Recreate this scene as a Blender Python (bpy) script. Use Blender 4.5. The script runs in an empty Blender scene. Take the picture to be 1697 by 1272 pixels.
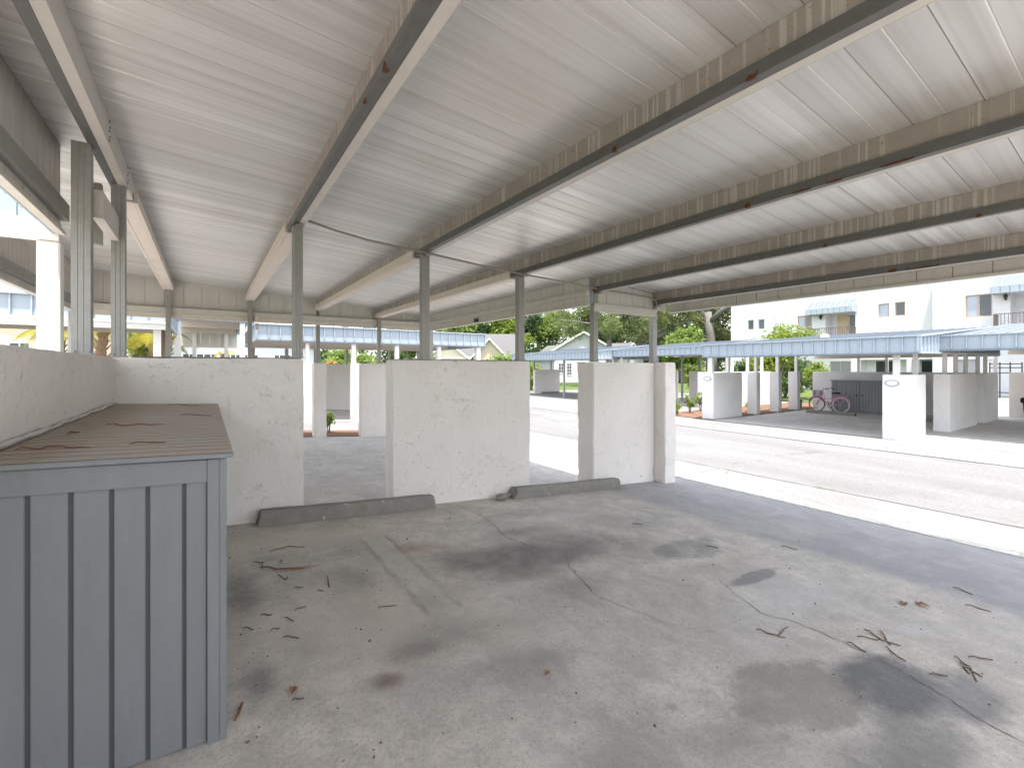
import bpy, bmesh, math, random
import numpy as np
from mathutils import Vector, Matrix, noise as mnoise
random.seed(7); RNG = np.random.default_rng(11)
C = bpy.context.scene.collection
CZ = 1.442                      # camera height: heights below are written relative to the eye
SG = 0.0728                     # fall of the parking slab towards the street
GZ = -1.944                     # street level
def fl(x): return -1.442 - SG*min(max(x, -2.3), 6.9)
def zc(x): return 1.672 - .0696*x          # underside of the roof panels
def zb(x): return 1.472 - .0696*x          # underside of the beams

# ------------------------------------------------------------------ materials
class N:
    def __init__(s, name, rough=.8, metal=0., spec=.3):
        s.m = bpy.data.materials.new(name); s.m.use_nodes = True
        s.t = s.m.node_tree; s.b = s.t.nodes['Principled BSDF']
        s.b.inputs['Roughness'].default_value = rough; s.b.inputs['Metallic'].default_value = metal
        s.b.inputs['Specular IOR Level'].default_value = spec
    def n(s, kind): return s.t.nodes.new(kind)
    def l(s, a, b): s.t.links.new(a, b)
    def put(s, sock, v):
        if hasattr(v, 'is_output'): s.l(v, sock)
        else: sock.default_value = v
    def pos(s, sx=1, sy=1, sz=1, obj=False, off=(0, 0, 0)):
        if obj: o = s.n('ShaderNodeTexCoord').outputs['Object']
        else: o = s.n('ShaderNodeNewGeometry').outputs['Position']
        mp = s.n('ShaderNodeMapping'); mp.inputs['Scale'].default_value = (sx, sy, sz); mp.inputs['Location'].default_value = off
        s.l(o, mp.inputs['Vector']); return mp.outputs[0]
    def noise(s, vec, scale=1, detail=4, rough=.55, dist=0.):
        q = s.n('ShaderNodeTexNoise'); s.l(vec, q.inputs['Vector'])
        q.inputs['Scale'].default_value = scale; q.inputs['Detail'].default_value = detail
        q.inputs['Roughness'].default_value = rough; q.inputs['Distortion'].default_value = dist
        return q.outputs['Fac']
    def vor(s, vec, scale=1, feature='F1', rnd=1.):
        q = s.n('ShaderNodeTexVoronoi'); s.l(vec, q.inputs['Vector']); q.feature = feature
        q.inputs['Scale'].default_value = scale; q.inputs['Randomness'].default_value = rnd
        return q.outputs['Distance']
    def ramp(s, fac, a, b, v0=0., v1=1.):
        q = s.n('ShaderNodeMapRange'); q.interpolation_type = 'SMOOTHSTEP'; s.put(q.inputs[0], fac)
        q.inputs[1].default_value = a; q.inputs[2].default_value = b; q.inputs[3].default_value = v0; q.inputs[4].default_value = v1
        return q.outputs[0]
    def math(s, op, a, b=0.):
        q = s.n('ShaderNodeMath'); q.operation = op; s.put(q.inputs[0], a); s.put(q.inputs[1], b); return q.outputs[0]
    def mix(s, fac, a, b, mode='MIX'):
        q = s.n('ShaderNodeMix'); q.data_type = 'RGBA'; q.blend_type = mode
        s.put(q.inputs[0], fac)
        for i, v in ((6, a), (7, b)):
            if isinstance(v, tuple) and len(v) == 3: v = (*v, 1)
            s.put(q.inputs[i], v)
        return q.outputs[2]
    def sep(s, vec):
        q = s.n('ShaderNodeSeparateXYZ'); s.l(vec, q.inputs[0]); return q.outputs
    def color(s, v):
        if isinstance(v, tuple): v = (*v[:3], 1)
        s.put(s.b.inputs['Base Color'], v)
    def bump(s, h, dist=.01, strength=1.):
        q = s.n('ShaderNodeBump'); s.l(h, q.inputs['Height']); q.inputs['Distance'].default_value = dist
        q.inputs['Strength'].default_value = strength; s.l(q.outputs[0], s.b.inputs['Normal'])
    def wave(s, vec, scale, axis='X'):
        q = s.n('ShaderNodeTexWave'); s.l(vec, q.inputs['Vector']); q.inputs['Scale'].default_value = scale; q.bands_direction = axis
        return q.outputs['Fac']

def plain(name, col, rough=.7, metal=0., var=.08, scale=6., spec=.3):
    k = N(name, rough, metal, spec)
    f = k.noise(k.pos(), scale, 5)
    k.color(k.mix(f, tuple(c*(1-var) for c in col), tuple(min(1, c*(1+var)) for c in col)))
    return k.m

def stucco(name, col, pit_shade=.6):
    k = N(name, .9, 0, .2); p = k.pos()
    big = k.noise(p, 1.3, 3); fine = k.noise(p, 46, 6, .65); mid = k.noise(p, 13, 5, .6, .8)
    # trowel nicks: short curved pits in the finish, gathered in patches, their shade painted into the colour
    def nicks(off, sc, w, g0, g1, r0, r1):
        warp = k.noise(k.pos(off=off), sc, 2, .5, 2.6); line = k.math('ABSOLUTE', k.math('SUBTRACT', warp, .5))
        gate = k.noise(k.pos(off=(off[1], off[2], off[0])), sc*.72, 2, .5, .8); reg = k.noise(k.pos(off=(off[2], off[0], off[1])), 2.0, 3)
        return k.math('MULTIPLY', k.math('MULTIPLY', k.ramp(line, w, w*.25, 0, 1), k.ramp(gate, g0, g1)), k.ramp(reg, r0, r1))
    pit = k.math('MAXIMUM', nicks((3.1, 7.7, 1.9), 15, .020, .585, .64, .36, .60), nicks((13.1, 2.7, 5.9), 30, .026, .60, .65, .36, .58))
    base = k.mix(k.ramp(big, .3, .7), tuple(c*.94 for c in col), col)
    base = k.mix(k.math('MULTIPLY', k.ramp(fine, .45, .7), .12), base, tuple(c*.8 for c in col))
    run = k.math('MULTIPLY', k.ramp(k.noise(k.pos(9, 9, .35, off=(2, 6, 1)), 1, 5, .6), .60, .70), k.ramp(k.noise(k.pos(off=(8, 1, 3)), 3.5, 5, .6), .45, .62)); base = k.mix(k.math('MULTIPLY', run, .28), base, (.42, .36, .30))
    k.color(k.mix(k.math('MULTIPLY', pit, pit_shade), base, tuple(c*.5 for c in col)))
    h = k.math('ADD', k.math('MULTIPLY', mid, .8), k.math('MULTIPLY', fine, .5))
    h = k.math('SUBTRACT', h, k.math('MULTIPLY', pit, .8))
    k.bump(h, .014, .65)
    return k.m

M = {}
M['stucco'] = stucco('stucco_offwhite', (.80, .755, .715), .62)
M['stucco_white'] = stucco('stucco_white', (.78, .77, .76), .2)  # whiter stucco copy; on street walls it stands in for bounced light
def brickwhite():
    k = N('building_stucco', .9); p = k.pos(); f = k.noise(k.pos(1, .35, 2.4), 5, 5, .6)
    k.color(k.mix(f, (.62, .62, .635), (.70, .70, .715))); k.bump(f, .03, .7); return k.m
M['bldg'] = brickwhite()

def ceiling():
    k = N('mill_roof_pan', .42, .5, .5)
    st = k.noise(k.pos(.22, 42, 1), 1, 4, .65); st2 = k.noise(k.pos(.10, 9, 1), 1, 3, .6); bl = k.noise(k.pos(), .55, 4, .6)
    x, y, z = k.sep(k.pos())
    panel = k.math('FLOOR', k.math('DIVIDE', y, .2975)); wn = k.n('ShaderNodeTexWhiteNoise'); wn.noise_dimensions = '1D'; k.l(panel, wn.inputs['W'])
    c = k.mix(st, (.66, .655, .645), (.88, .875, .865)); c = k.mix(k.math('MULTIPLY', k.ramp(st2, .42, .66), .55), c, (.48, .465, .445))
    c = k.mix(k.math('MULTIPLY', wn.outputs['Value'], .45), c, (.50, .49, .475))
    c = k.mix(k.math('MULTIPLY', k.ramp(bl, .5, .75), .22), c, (.52, .45, .38))
    seam = k.math('PINGPONG', k.math('ADD', y, .0), .14875)
    c = k.mix(k.math('MULTIPLY', k.ramp(seam, .0042, .001, 0, 1), .75), c, (.22, .20, .18))
    k.color(c); k.put(k.b.inputs['Roughness'], k.ramp(st, .3, .7, .36, .50)); k.bump(st, .002, .35); return k.m
M['ceiling'] = ceiling()

def web():
    k = N('weathered_beam_web', .75, 0, .25); p = k.pos(0, 1, 1)
    s1 = k.noise(k.pos(3, 34, .35), 1, 3, .5); s2 = k.noise(k.pos(2, 6, .2), 1, 3, .5); s3 = k.noise(k.pos(5, 80, 9), 1, 2, .5)
    x_, y_, z_ = k.sep(k.pos()); lap = k.ramp(k.math('PINGPONG', k.math('ADD', y_, .07), .07437), .010, .003, 0, 1)
    drip = k.math('MAXIMUM', k.math('MULTIPLY', k.ramp(s1, .53, .60), k.ramp(s2, .36, .52)), k.math('MULTIPLY', lap, k.ramp(s2, .42, .55)))
    drip = k.math('MULTIPLY', drip, k.ramp(s3, .2, .6, .45, 1.))
    c = k.mix(k.noise(p, 5, 4), (.30, .258, .238), (.43, .38, .352))
    c = k.mix(k.math('MULTIPLY', drip, .55), c, (.66, .63, .59))
    sp = k.ramp(k.noise(k.pos(1, 1, 1), 60, 2), .66, .72); c = k.mix(k.math('MULTIPLY', sp, .6), c, (.12, .10, .09))
    x, y, z = k.sep(k.pos(obj=True))
    ru = k.math('MULTIPLY', k.ramp(k.noise(k.pos(1, 1, 2), 2.3, 6, .7), .60, .68), k.ramp(z, .085, .06, 0, 1))
    c = k.mix(ru, c, (.20, .065, .03)); k.color(c); k.bump(k.noise(p, 30, 3), .003, .4); return k.m
M['web'] = web()
def galv(name, a, b, rust=.0):
    k = N(name, .5, .25, .4); v = k.noise(k.pos(1, .35, 1), 28, 3); c = k.mix(v, a, b)
    if rust:
        ru = k.ramp(k.noise(k.pos(1, 1, 1), 1.9, 8, .72), .60, .64); c = k.mix(k.math('MULTIPLY', ru, rust), c, (.22, .075, .035))
    k.color(c); k.bump(v, .002, .3); return k.m
M['galv'] = galv('galvanised_flange', (.10, .10, .097), (.17, .17, .165), .6)
M['galv_post'] = galv('galvanised_post', (.27, .265, .255), (.36, .355, .34))
M['paint_beam'] = plain('painted_channel', (.56, .53, .50), .5, 0, .1, 12)
M['trim'] = plain('pinkish_trim', (.66, .59, .53), .55, 0, .10, 9)
M['rust'] = plain('flaking_rust', (.12, .05, .028), .9, 0, .5, 40)
def siding(name, col):
    k = N(name, .6, 0, .3); f = k.noise(k.pos(14, 14, .5), 1, 4); b = k.noise(k.pos(), 1.2, 3)
    c = k.mix(f, tuple(q*.88 for q in col), tuple(q*1.05 for q in col)); c = k.mix(k.math('MULTIPLY', k.ramp(b, .5, .8), .3), c, tuple(q*.75 for q in col))
    k.color(c); return k.m
M['siding'] = siding('beige_wall_pan', (.61, .585, .545))
M['blue'] = siding('blue_metal', (.385, .44, .495))
M['blue_roof'] = siding('blue_roof_sheet', (.155, .185, .22))
M['white'] = plain('white_paint', (.80, .79, .77), .6, 0, .03, 8)
M['dark'] = plain('dark_metal', (.05, .045, .04), .5)
M['black'] = plain('black_rubber', (.018, .018, .018), .6)
M['tan'] = plain('tan_soffit', (.52, .40, .30), .8)
M['greypaint'] = None; M['railbrown'] = plain('brown_rail', (.16, .125, .11), .6)

def box_paint():
    k = N('blue_grey_paint', .55, 0, .35); f = k.noise(k.pos(4, 4, .6), 3, 5, .6); g = k.noise(k.pos(), 60, 3)
    c = k.mix(f, (.180, .193, .202), (.236, .249, .258)); sc = k.ramp(k.noise(k.pos(1, 1, 1), 4, 8, .75), .66, .70)
    c = k.mix(k.math('MULTIPLY', sc, .35), c, (.30, .31, .31)); d_ = k.ramp(k.noise(k.pos(3, 3, .8), 2.2, 7, .7), .5, .72); c = k.mix(k.math('MULTIPLY', d_, .28), c, (.15, .15, .142)); k.color(c); k.bump(k.math('ADD', g, k.math('MULTIPLY', f, .6)), .003, .4); return k.m
M['greypaint'] = box_paint()
M['groove'] = plain('dark_groove_paint', (.11, .12, .125), .8, 0, .15, 9)  # darker colour for the gaps between the front boards
M['lidgroove'] = plain('dark_lid_groove', (.115, .088, .066), .9, 0, .25, 14); M['greypaint_lit'] = plain('brightened_slate_paint', (.27, .29, .295), .6, 0, .06, 5)  # street box paint lightened in place of light reaching its bay
def box_top():
    k = N('worn_plywood_top', .85, 0, .2); f = k.noise(k.pos(1.2, 16, 1), 2.5, 6, .65); g = k.noise(k.pos(), 2.6, 5, .6)
    c = k.mix(f, (.32, .265, .215), (.52, .45, .38)); c = k.mix(k.math('MULTIPLY', k.ramp(g, .45, .7), .6), c, (.40, .38, .35)); k.color(c); k.bump(f, .004, .5); return k.m
M['boxtop'] = box_top()

# parking slab: base mottling, staining with shapes of its own, patches that paint in light, old stop mark
STAINS_AND_LIGHT = [  # x, y, rx, ry, edge, strength, colour
 (.6, 4.35, 1.3, .42, 1., .36, (.66, .58, .47)), (.75, 2.8, .8, .8, 1., .28, (.62, .54, .45)), (3.5, 1.6, .9, .4, 1., .25, (.56, .56, .57)), (1.5, 2.3, .35, .5, 1., .2, (.62, .56, .49)),  # beige patches paint warm light into the left of the slab
 (2.15, 3.10, .75, .42, .9, .62, (.13, .12, .115)), (2.9, 3.15, .75, .36, .9, .55, (.16, .145, .14)), (3.85, 2.62, .50, .22, .25, .45, (.17, .165, .165)),
 (3.72, 1.96, .38, .085, .25, .5, (.15, .15, .15)), (2.95, .86, .40, .24, .45, .72, (.115, .115, .118)), (2.45, 1.10, .42, .26, .2, .5, (.19, .175, .155)), (2.5, .62, .5, .2, .55, .5, (.12, .118, .115)), (3.2, .62, .3, .2, .5, .5, (.13, .13, .135)), (2.0, 1.05, .35, .22, .9, .4, (.20, .175, .155)),
 (.72, 2.12, .10, .09, .8, .65, (.17, .125, .10)), (.95, 2.30, .22, .10, .9, .40, (.18, .15, .13)), (.2, 3.42, .14, .38, .9, .55, (.17, .16, .15)),
 (1.35, 1.9, .4, .2, 1., .35, (.17, .16, .15)), (2.95, 4.25, .5, .22, 1., .35, (.22, .20, .21)), (1.48, 3.70, .25, .14, 1., .45, (.30, .20, .14)),
 (.9, 3.3, .22, .28, 1., .35, (.19, .17, .15)), (.2, 2.4, .1, .16, .9, .5, (.15, .14, .13)), (1.23, 2.75, .14, .25, .9, .35, (.20, .18, .16)),
 (3.83, .98, .16, .09, 1., .22, (.60, .60, .62)), (4.2, 3.4, .7, .3, 1., .25, (.24, .235, .24)), (.55, 3.66, .16, .045, .6, .6, (.30, .17, .10)),
 (1.6, 1.3, .5, .25, 1., .3, (.20, .18, .165)), (3.3, 3.9, .6, .12, 1., .3, (.5, .49, .47)), (2.1, 7.2, 1.6, .3, .8, .35, (.30, .30, .31)), (1.9, 6.0, 1.3, .16, .8, .3, (.32, .32, .33)), (2.1, 6.5, 1.4, .22, .8, .6, (.60, .59, .58)), (2.6, 9.2, 1.6, .9, .9, .6, (.58, .57, .57)), (1.3, 2.35, .6, .25, 1., .35, (.21, .19, .17)), (1.0, 1.1, .6, .35, 1., .4, (.20, .18, .165)), (3.4, 2.75, .5, .3, 1., .35, (.2, .19, .185)), (2.2, 2.5, .45, .25, 1., .35, (.19, .175, .165)), (2.55, 3.65, .5, .16, 1., .4, (.19, .175, .175)), (1.75, 3.35, .3, .3, 1., .4, (.2, .17, .15))]  # pale patches beyond the near walls stand in for light there
def slab(name, light, darkc, stains_and_light):
    k = N(name, .78, 0, .35); p = k.pos()
    big = k.noise(p, .55, 5, .6, .4); mid = k.noise(p, 2.6, 8, .68, .5); fine = k.noise(p, 38, 6, .7); sp = k.noise(p, 140, 2)
    c = k.mix(k.ramp(big, .32, .68), darkc, light)
    c = k.mix(k.math('MULTIPLY', k.ramp(mid, .36, .68), .6), c, tuple(q*.66 for q in darkc))
    sw = k.noise(k.pos(3.2, .5, 1), 1.6, 6, .6, .8); c = k.mix(k.math('MULTIPLY', k.ramp(sw, .52, .7), .16), c, tuple(min(1, q*1.12) for q in light))
    m3 = k.noise(k.pos(off=(3, 8, 0)), 6.5, 8, .72, .3); c = k.mix(k.math('MULTIPLY', k.ramp(m3, .42, .64), .55), c, tuple(q*.72 for q in darkc))
    m4 = k.noise(k.pos(off=(7, 2, 0)), 1.2, 6, .65, .6); c = k.mix(k.math('MULTIPLY', k.ramp(m4, .42, .64), .5), c, (darkc[0]*.74, darkc[1]*.75, darkc[2]*.78))
    c = k.mix(k.math('MULTIPLY', k.ramp(fine, .5, .75), .28), c, tuple(q*.6 for q in darkc))
    gr = k.noise(k.pos(off=(1, 5, 0)), 52, 4, .75); c = k.mix(k.math('MULTIPLY', k.ramp(gr, .48, .68), .5), c, tuple(q*.55 for q in darkc)); c = k.mix(k.math('MULTIPLY', k.ramp(gr, .42, .25), .22), c, tuple(min(1, q*1.35) for q in light))
    fl_ = k.noise(k.pos(off=(2, 2, 0)), 17, 4, .6, .4); c = k.mix(k.math('MULTIPLY', k.ramp(fl_, .60, .70), .35), c, tuple(q*.62 for q in darkc))
    dr = k.ramp(k.vor(k.pos(off=(.3, .1, 0)), 3.1), .10, .05, 0, 1); dg = k.ramp(k.noise(p, 1.1, 2), .5, .6); c = k.mix(k.math('MULTIPLY', k.math('MULTIPLY', dr, dg), .5), c, tuple(q*.5 for q in darkc))
    if stains_and_light:
        x, y, z = k.sep(p)
        wx = k.math('MULTIPLY', k.math('SUBTRACT', k.noise(p, 1.9, 9, .70), .5), 1.9)
        wy = k.math('MULTIPLY', k.math('SUBTRACT', k.noise(k.pos(off=(5, 9, 0)), 1.9, 9, .70), .5), 1.5)
        for (sx, sy, rx, ry, e, st, col) in stains_and_light:
            ax = k.math('ADD', k.math('DIVIDE', k.math('SUBTRACT', x, sx), rx), wx)
            ay = k.math('ADD', k.math('DIVIDE', k.math('SUBTRACT', y, sy), ry), wy)
            d = k.math('SQRT', k.math('ADD', k.math('MULTIPLY', ax, ax), k.math('MULTIPLY', ay, ay)))
            c = k.mix(k.math('MULTIPLY', k.math('MULTIPLY', k.ramp(d, 1.0+.25*e, 1.0-e*.95, 0, 1), k.ramp(mid, .25, .55, .65, 1.)), min(.93, st*1.35)), c, tuple(q*1.12 for q in col))
        # pale mark left by an old wheel stop
        jx = k.math('MULTIPLY', k.math('SUBTRACT', k.noise(p, 9, 4), .5), .09)
        mx = k.math('ABSOLUTE', k.math('ADD', k.math('SUBTRACT', x, 1.25), jx)); my = k.math('ABSOLUTE', k.math('ADD', k.math('SUBTRACT', y, 3.35), jx))
        mk = k.math('MULTIPLY', k.ramp(mx, .10, .075, 0, 1), k.ramp(my, .80, .70, 0, 1))
        c = k.mix(k.math('MULTIPLY', k.math('MULTIPLY', mk, k.ramp(mid, .35, .6)), .34), c, (.54, .51, .47))
        rim = k.math('MULTIPLY', k.math('MULTIPLY', k.ramp(mx, .16, .115, 0, 1), k.ramp(mx, .085, .105)), k.ramp(my, .8, .7, 0, 1))
        c = k.mix(k.math('MULTIPLY', k.math('MULTIPLY', rim, k.ramp(mid, .62, .4)), .45), c, (.17, .155, .14))
        # darker strip of slab towards the street; its blue tint paints in skylight
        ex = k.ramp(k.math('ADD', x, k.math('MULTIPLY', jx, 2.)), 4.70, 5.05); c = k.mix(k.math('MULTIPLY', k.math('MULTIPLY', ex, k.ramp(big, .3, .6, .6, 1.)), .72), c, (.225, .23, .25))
    s5 = k.noise(k.pos(off=(6, 4, 0)), 150, 2, .5); c = k.mix(k.math('MULTIPLY', k.ramp(s5, .62, .70), .55), c, (.13, .12, .11)); c = k.mix(k.math('MULTIPLY', k.ramp(s5, .33, .27), .4), c, (.75, .72, .68))
    k.color(c); k.put(k.b.inputs['Roughness'], k.ramp(mid, .3, .7, .62, .85))
    k.bump(k.math('ADD', k.math('MULTIPLY', fine, .5), k.math('MULTIPLY', sp, .3)), .004, .45); return k.m
M['slab'] = slab('parking_slab_concrete', (.70, .645, .575), (.54, .497, .448), STAINS_AND_LIGHT)
M['slab2'] = slab('far_slab_concrete', (.72, .69, .65), (.64, .61, .575), [])  # lighter slab copy; light of the far bays is put into its colour
def worn(name, a, b, sc=1.):
    k = N(name, .9, 0, .2); p = k.pos(); c = k.mix(k.ramp(k.noise(k.pos(1.6, .3, 1), .8*sc, 6, .6), .3, .7), a, b)
    g = k.noise(p, 24, 7, .75); c = k.mix(k.math('MULTIPLY', k.ramp(g, .42, .66), .5), c, tuple(q*.55 for q in a))
    cr = k.vor(k.pos(), .33, 'DISTANCE_TO_EDGE'); w = k.noise(p, 3, 4)
    c = k.mix(k.math('MULTIPLY', k.ramp(k.math('ADD', cr, k.math('MULTIPLY', w, .03)), .022, .008, 0, 1), .6), c, tuple(q*.4 for q in a))
    pt = k.ramp(k.noise(k.pos(.5, .25, 1, off=(4, 1, 0)), 1.0, 5, .6), .52, .62); c = k.mix(k.math('MULTIPLY', pt, .22), c, tuple(q*.62 for q in a))
    k.color(c); k.bump(g, .006, .5); return k.m
M['asphalt'] = worn('bleached_asphalt', (.175, .176, .18), (.21, .211, .213))
M['apron'] = worn('apron_concrete', (.21, .214, .216), (.25, .252, .254), 1.5)
def mulch():
    k = N('bark_mulch', .95); v = k.vor(k.pos(1, 1, 1), 34); c = k.mix(k.noise(k.pos(), 40, 3), (.16, .085, .055), (.30, .185, .13)); k.color(c); k.bump(v, .04, 1.); return k.m
M['mulch'] = mulch()
def grass():
    k = N('lawn', .95); c = k.mix(k.noise(k.pos(), 12, 6), (.06, .10, .025), (.13, .17, .05)); k.color(c); k.bump(k.noise(k.pos(), 90, 3), .03, 1); return k.m
M['grass'] = grass()
def shingle():
    k = N('grey_shingle', .9); c = k.mix(k.noise(k.pos(), 18, 5), (.095, .095, .10), (.15, .148, .15)); k.color(c); return k.m
M['shingle'] = shingle()
def glass(name, col):
    k = N(name, .12, 0, .5); k.color(k.mix(k.noise(k.pos(), .7, 2), col, tuple(q*1.8 for q in col))); return k.m
M['pane'] = glass('window_pane', (.06, .07, .08)); M['pane_blue'] = glass('pale_blind_pane', (.26, .29, .34)); M['pane_dark'] = glass('dark_pane', (.02, .022, .025))
def curtain():
    k = N('curtained_pane', .4, 0, .4); f = k.wave(k.pos(), 7, 'Y'); k.color(k.mix(f, (.10, .10, .11), (.36, .35, .34))); return k.m
M['curtain'] = curtain()
M['stop'] = None
def stopm():
    k = N('mossy_concrete', .9, 0, .15); p = k.pos(); f = k.noise(p, 7, 6, .65); c = k.mix(f, (.17, .16, .14), (.32, .305, .27))
    d = k.ramp(k.noise(k.pos(1, 1, .5), 22, 2, .4), .70, .74); c = k.mix(k.math('MULTIPLY', d, .8), c, (.62, .60, .55)); k.color(c); k.bump(k.noise(p, 45, 5, .7), .006, .7); return k.m
M['stop'] = stopm()
M['crack'] = plain('crack_dark', (.09, .085, .08), .95)
M['twig'] = plain('dry_twig', (.16, .10, .065), .8, 0, .35, 18)
M['twig_red'] = plain('red_brown_twig', (.21, .09, .05), .8, 0, .3, 18)
M['leafbrown'] = plain('dead_leaf', (.27, .14, .09), .8, 0, .4, 25)
M['cable'] = plain('grey_conduit', (.30, .27, .24), .5, .2)
M['pink'] = plain('pink_enamel', (.62, .26, .44), .3, 0, .05, 5, .5); M['purple'] = plain('purple_enamel', (.20, .09, .20), .4)
M['cream'] = plain('cream_tyre', (.66, .55, .47), .7); M['chrome'] = plain('chrome', (.6, .6, .6), .25, .9); M['tyre_red'] = plain('dark_red_tyre', (.20, .06, .07), .7)
M['binbody'] = plain('grey_bin_plastic', (.14, .15, .17), .5)
M['cream_wall'] = plain('cream_wall', (.66, .59, .46), .85, 0, .05); M['tan_wall'] = plain('tan_siding', (.50, .44, .34), .85, 0, .05)
M['blue_wall'] = plain('pale_blue_siding', (.60, .61, .66), .85, 0, .04); M['peach_wall'] = plain('peach_wall', (.66, .54, .44), .85, 0, .04)
M['wood'] = plain('window_frame_wood', (.46, .33, .24), .7); M['door_tan'] = plain('tan_door', (.56, .44, .30), .7); M['grey_door'] = plain('grey_door', (.36, .35, .36), .7)
M['pot'] = plain('green_pot', (.03, .22, .17), .4); M['bark'] = None
def bark(name, a, b):
    k = N(name, .95); f = k.noise(k.pos(6, 6, 1.2), 3, 6, .7); k.color(k.mix(f, a, b)); k.bump(f, .05, .8); return k.m
M['bark'] = bark('oak_bark', (.11, .10, .095), (.26, .245, .23)); M['palmbark'] = bark('palm_bark', (.20, .12, .075), (.40, .29, .21))
def leaf(name, a, b, tr=.35):
    k = N(name, .6, 0, .3); f = k.noise(k.pos(), 1.4, 4, .6); g = k.noise(k.pos(), 17, 2)
    c = k.mix(k.ramp(f, .3, .7), a, b); c = k.mix(k.math('MULTIPLY', g, .5), c, tuple(q*1.5 for q in b)); k.color(c)
    td = k.n('ShaderNodeBsdfTranslucent'); k.l(k.mix(.5, c, tuple(q*1.6 for q in b)), td.inputs['Color'])
    mx = k.n('ShaderNodeMixShader'); mx.inputs[0].default_value = tr
    out = k.t.nodes['Material Output']; k.l(k.b.outputs[0], mx.inputs[1]); k.l(td.outputs[0], mx.inputs[2]); k.l(mx.outputs[0], out.inputs['Surface']); return k.m
M['oakleaf'] = leaf('oak_leaf', (.07, .095, .035), (.16, .19, .075)); M['darkleaf'] = leaf('dark_leaf', (.035, .08, .035), (.095, .15, .055))
M['limeleaf'] = leaf('lime_leaf', (.09, .15, .02), (.22, .28, .045)); M['palmleaf'] = leaf('yellow_palm_leaf', (.10, .15, .025), (.33, .29, .035))
M['midleaf'] = leaf('mid_leaf', (.08, .145, .035), (.20, .265, .065)); M['orangeleaf'] = leaf('orange_leaf', (.20, .16, .03), (.42, .24, .05))
M['moss'] = leaf('hanging_moss', (.13, .14, .08), (.24, .24, .15))

# ------------------------------------------------------------------ mesh helpers
class MB:
    def __init__(s): s.v = []; s.f = []
    def hexa(s, p):          # 8 points: bottom 4 ccw, top 4 ccw
        o = len(s.v); s.v += [tuple(q) for q in p]
        s.f += [(o+3, o+2, o+1, o), (o+4, o+5, o+6, o+7)] + [(o+i, o+(i+1) % 4, o+4+(i+1) % 4, o+4+i) for i in range(4)]
        return s
    def box(s, x0, x1, y0, y1, z0, z1, z0b=None, z1b=None):   # z0b/z1b: heights at x1
        a = z0 if z0b is None else z0b; b = z1 if z1b is None else z1b
        return s.hexa([(x0, y0, z0), (x1, y0, a), (x1, y1, a), (x0, y1, z0), (x0, y0, z1), (x1, y0, b), (x1, y1, b), (x0, y1, z1)])
    def quad(s, *p):
        o = len(s.v); s.v += [tuple(q) for q in p]; s.f.append(tuple(range(o, o+len(p)))); return s
    def prism(s, prof, a, b):    # prof: list of (u,w); a,b: functions (u,w)->point
        o = len(s.v); n = len(prof); s.v += [tuple(a(*q)) for q in prof] + [tuple(b(*q)) for q in prof]
        s.f += [tuple(range(o+n-1, o-1, -1)), tuple(range(o+n, o+2*n))] + [(o+i, o+(i+1) % n, o+n+(i+1) % n, o+n+i) for i in range(n)]
        return s
    def tube(s, pts, r, n=8, cap=True):
        pts = [Vector(p) for p in pts]; R = r if isinstance(r, (list, tuple)) else [r]*len(pts); o = len(s.v)
        for i, p in enumerate(pts):
            d = (pts[min(i+1, len(pts)-1)] - pts[max(i-1, 0)]).normalized()
            u = d.cross(Vector((0, 0, 1)) if abs(d.z) < .95 else Vector((1, 0, 0))).normalized(); w = d.cross(u)
            for k in range(n):
                a = 2*math.pi*k/n; s.v.append(tuple(p + R[i]*(math.cos(a)*u + math.sin(a)*w)))
        for i in range(len(pts)-1):
            for k in range(n): s.f.append((o+i*n+k, o+i*n+(k+1) % n, o+(i+1)*n+(k+1) % n, o+(i+1)*n+k))
        if cap: s.f += [tuple(o+k for k in range(n-1, -1, -1)), tuple(o+(len(pts)-1)*n+k for k in range(n))]
        return s
    def ring(s, c, r, t, axis=0, n=28, m=6):
        o = len(s.v)
        for i in range(n):
            a = 2*math.pi*i/n
            for k in range(m):
                b = 2*math.pi*k/m; q = r + t*math.cos(b); h = t*math.sin(b)
                v = [h, q*math.cos(a), q*math.sin(a)] if axis == 0 else [q*math.cos(a), h, q*math.sin(a)]
                s.v.append((c[0]+v[0], c[1]+v[1], c[2]+v[2]))
        for i in range(n):
            for k in range(m): s.f.append((o+i*m+k, o+((i+1) % n)*m+k, o+((i+1) % n)*m+(k+1) % m, o+i*m+(k+1) % m))
        return s
    def build(s, name, mat, parent=None, loc=None, smooth=False, bevel=0., lift=True):
        """vertices are in the parent's frame (or, for a top-level mesh, eye-relative world heights)"""
        me = bpy.data.meshes.new(name)
        if parent is None:
            L = Vector(loc or (0, 0, 0)); vs = [(x-L.x, y-L.y, z-L.z) for x, y, z in s.v]
        else:
            b = parent.get('_base'); vs = s.v if b is None else [(x-b[0], y-b[1], z-b[2]) for x, y, z in s.v]
        me.from_pydata(vs, [], s.f)
        bm = bmesh.new(); bm.from_mesh(me); bmesh.ops.recalc_face_normals(bm, faces=bm.faces)
        if bevel: bmesh.ops.bevel(bm, geom=[e for e in bm.edges if len(e.link_faces) == 2 and e.calc_face_angle(0) > .6], offset=bevel, segments=2, affect='EDGES', clamp_overlap=True)
        bm.to_mesh(me); bm.free()
        if smooth:
            for p in me.polygons: p.use_smooth = True
        me.materials.append(mat); o = bpy.data.objects.new(name, me); C.objects.link(o)
        if parent is None: L = Vector(loc or (0, 0, 0)); o.location = (L.x, L.y, L.z+CZ)
        else:
            o.parent = parent
            if parent.get('_base') is not None: o['_base'] = list(parent['_base'])
        return o

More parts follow.
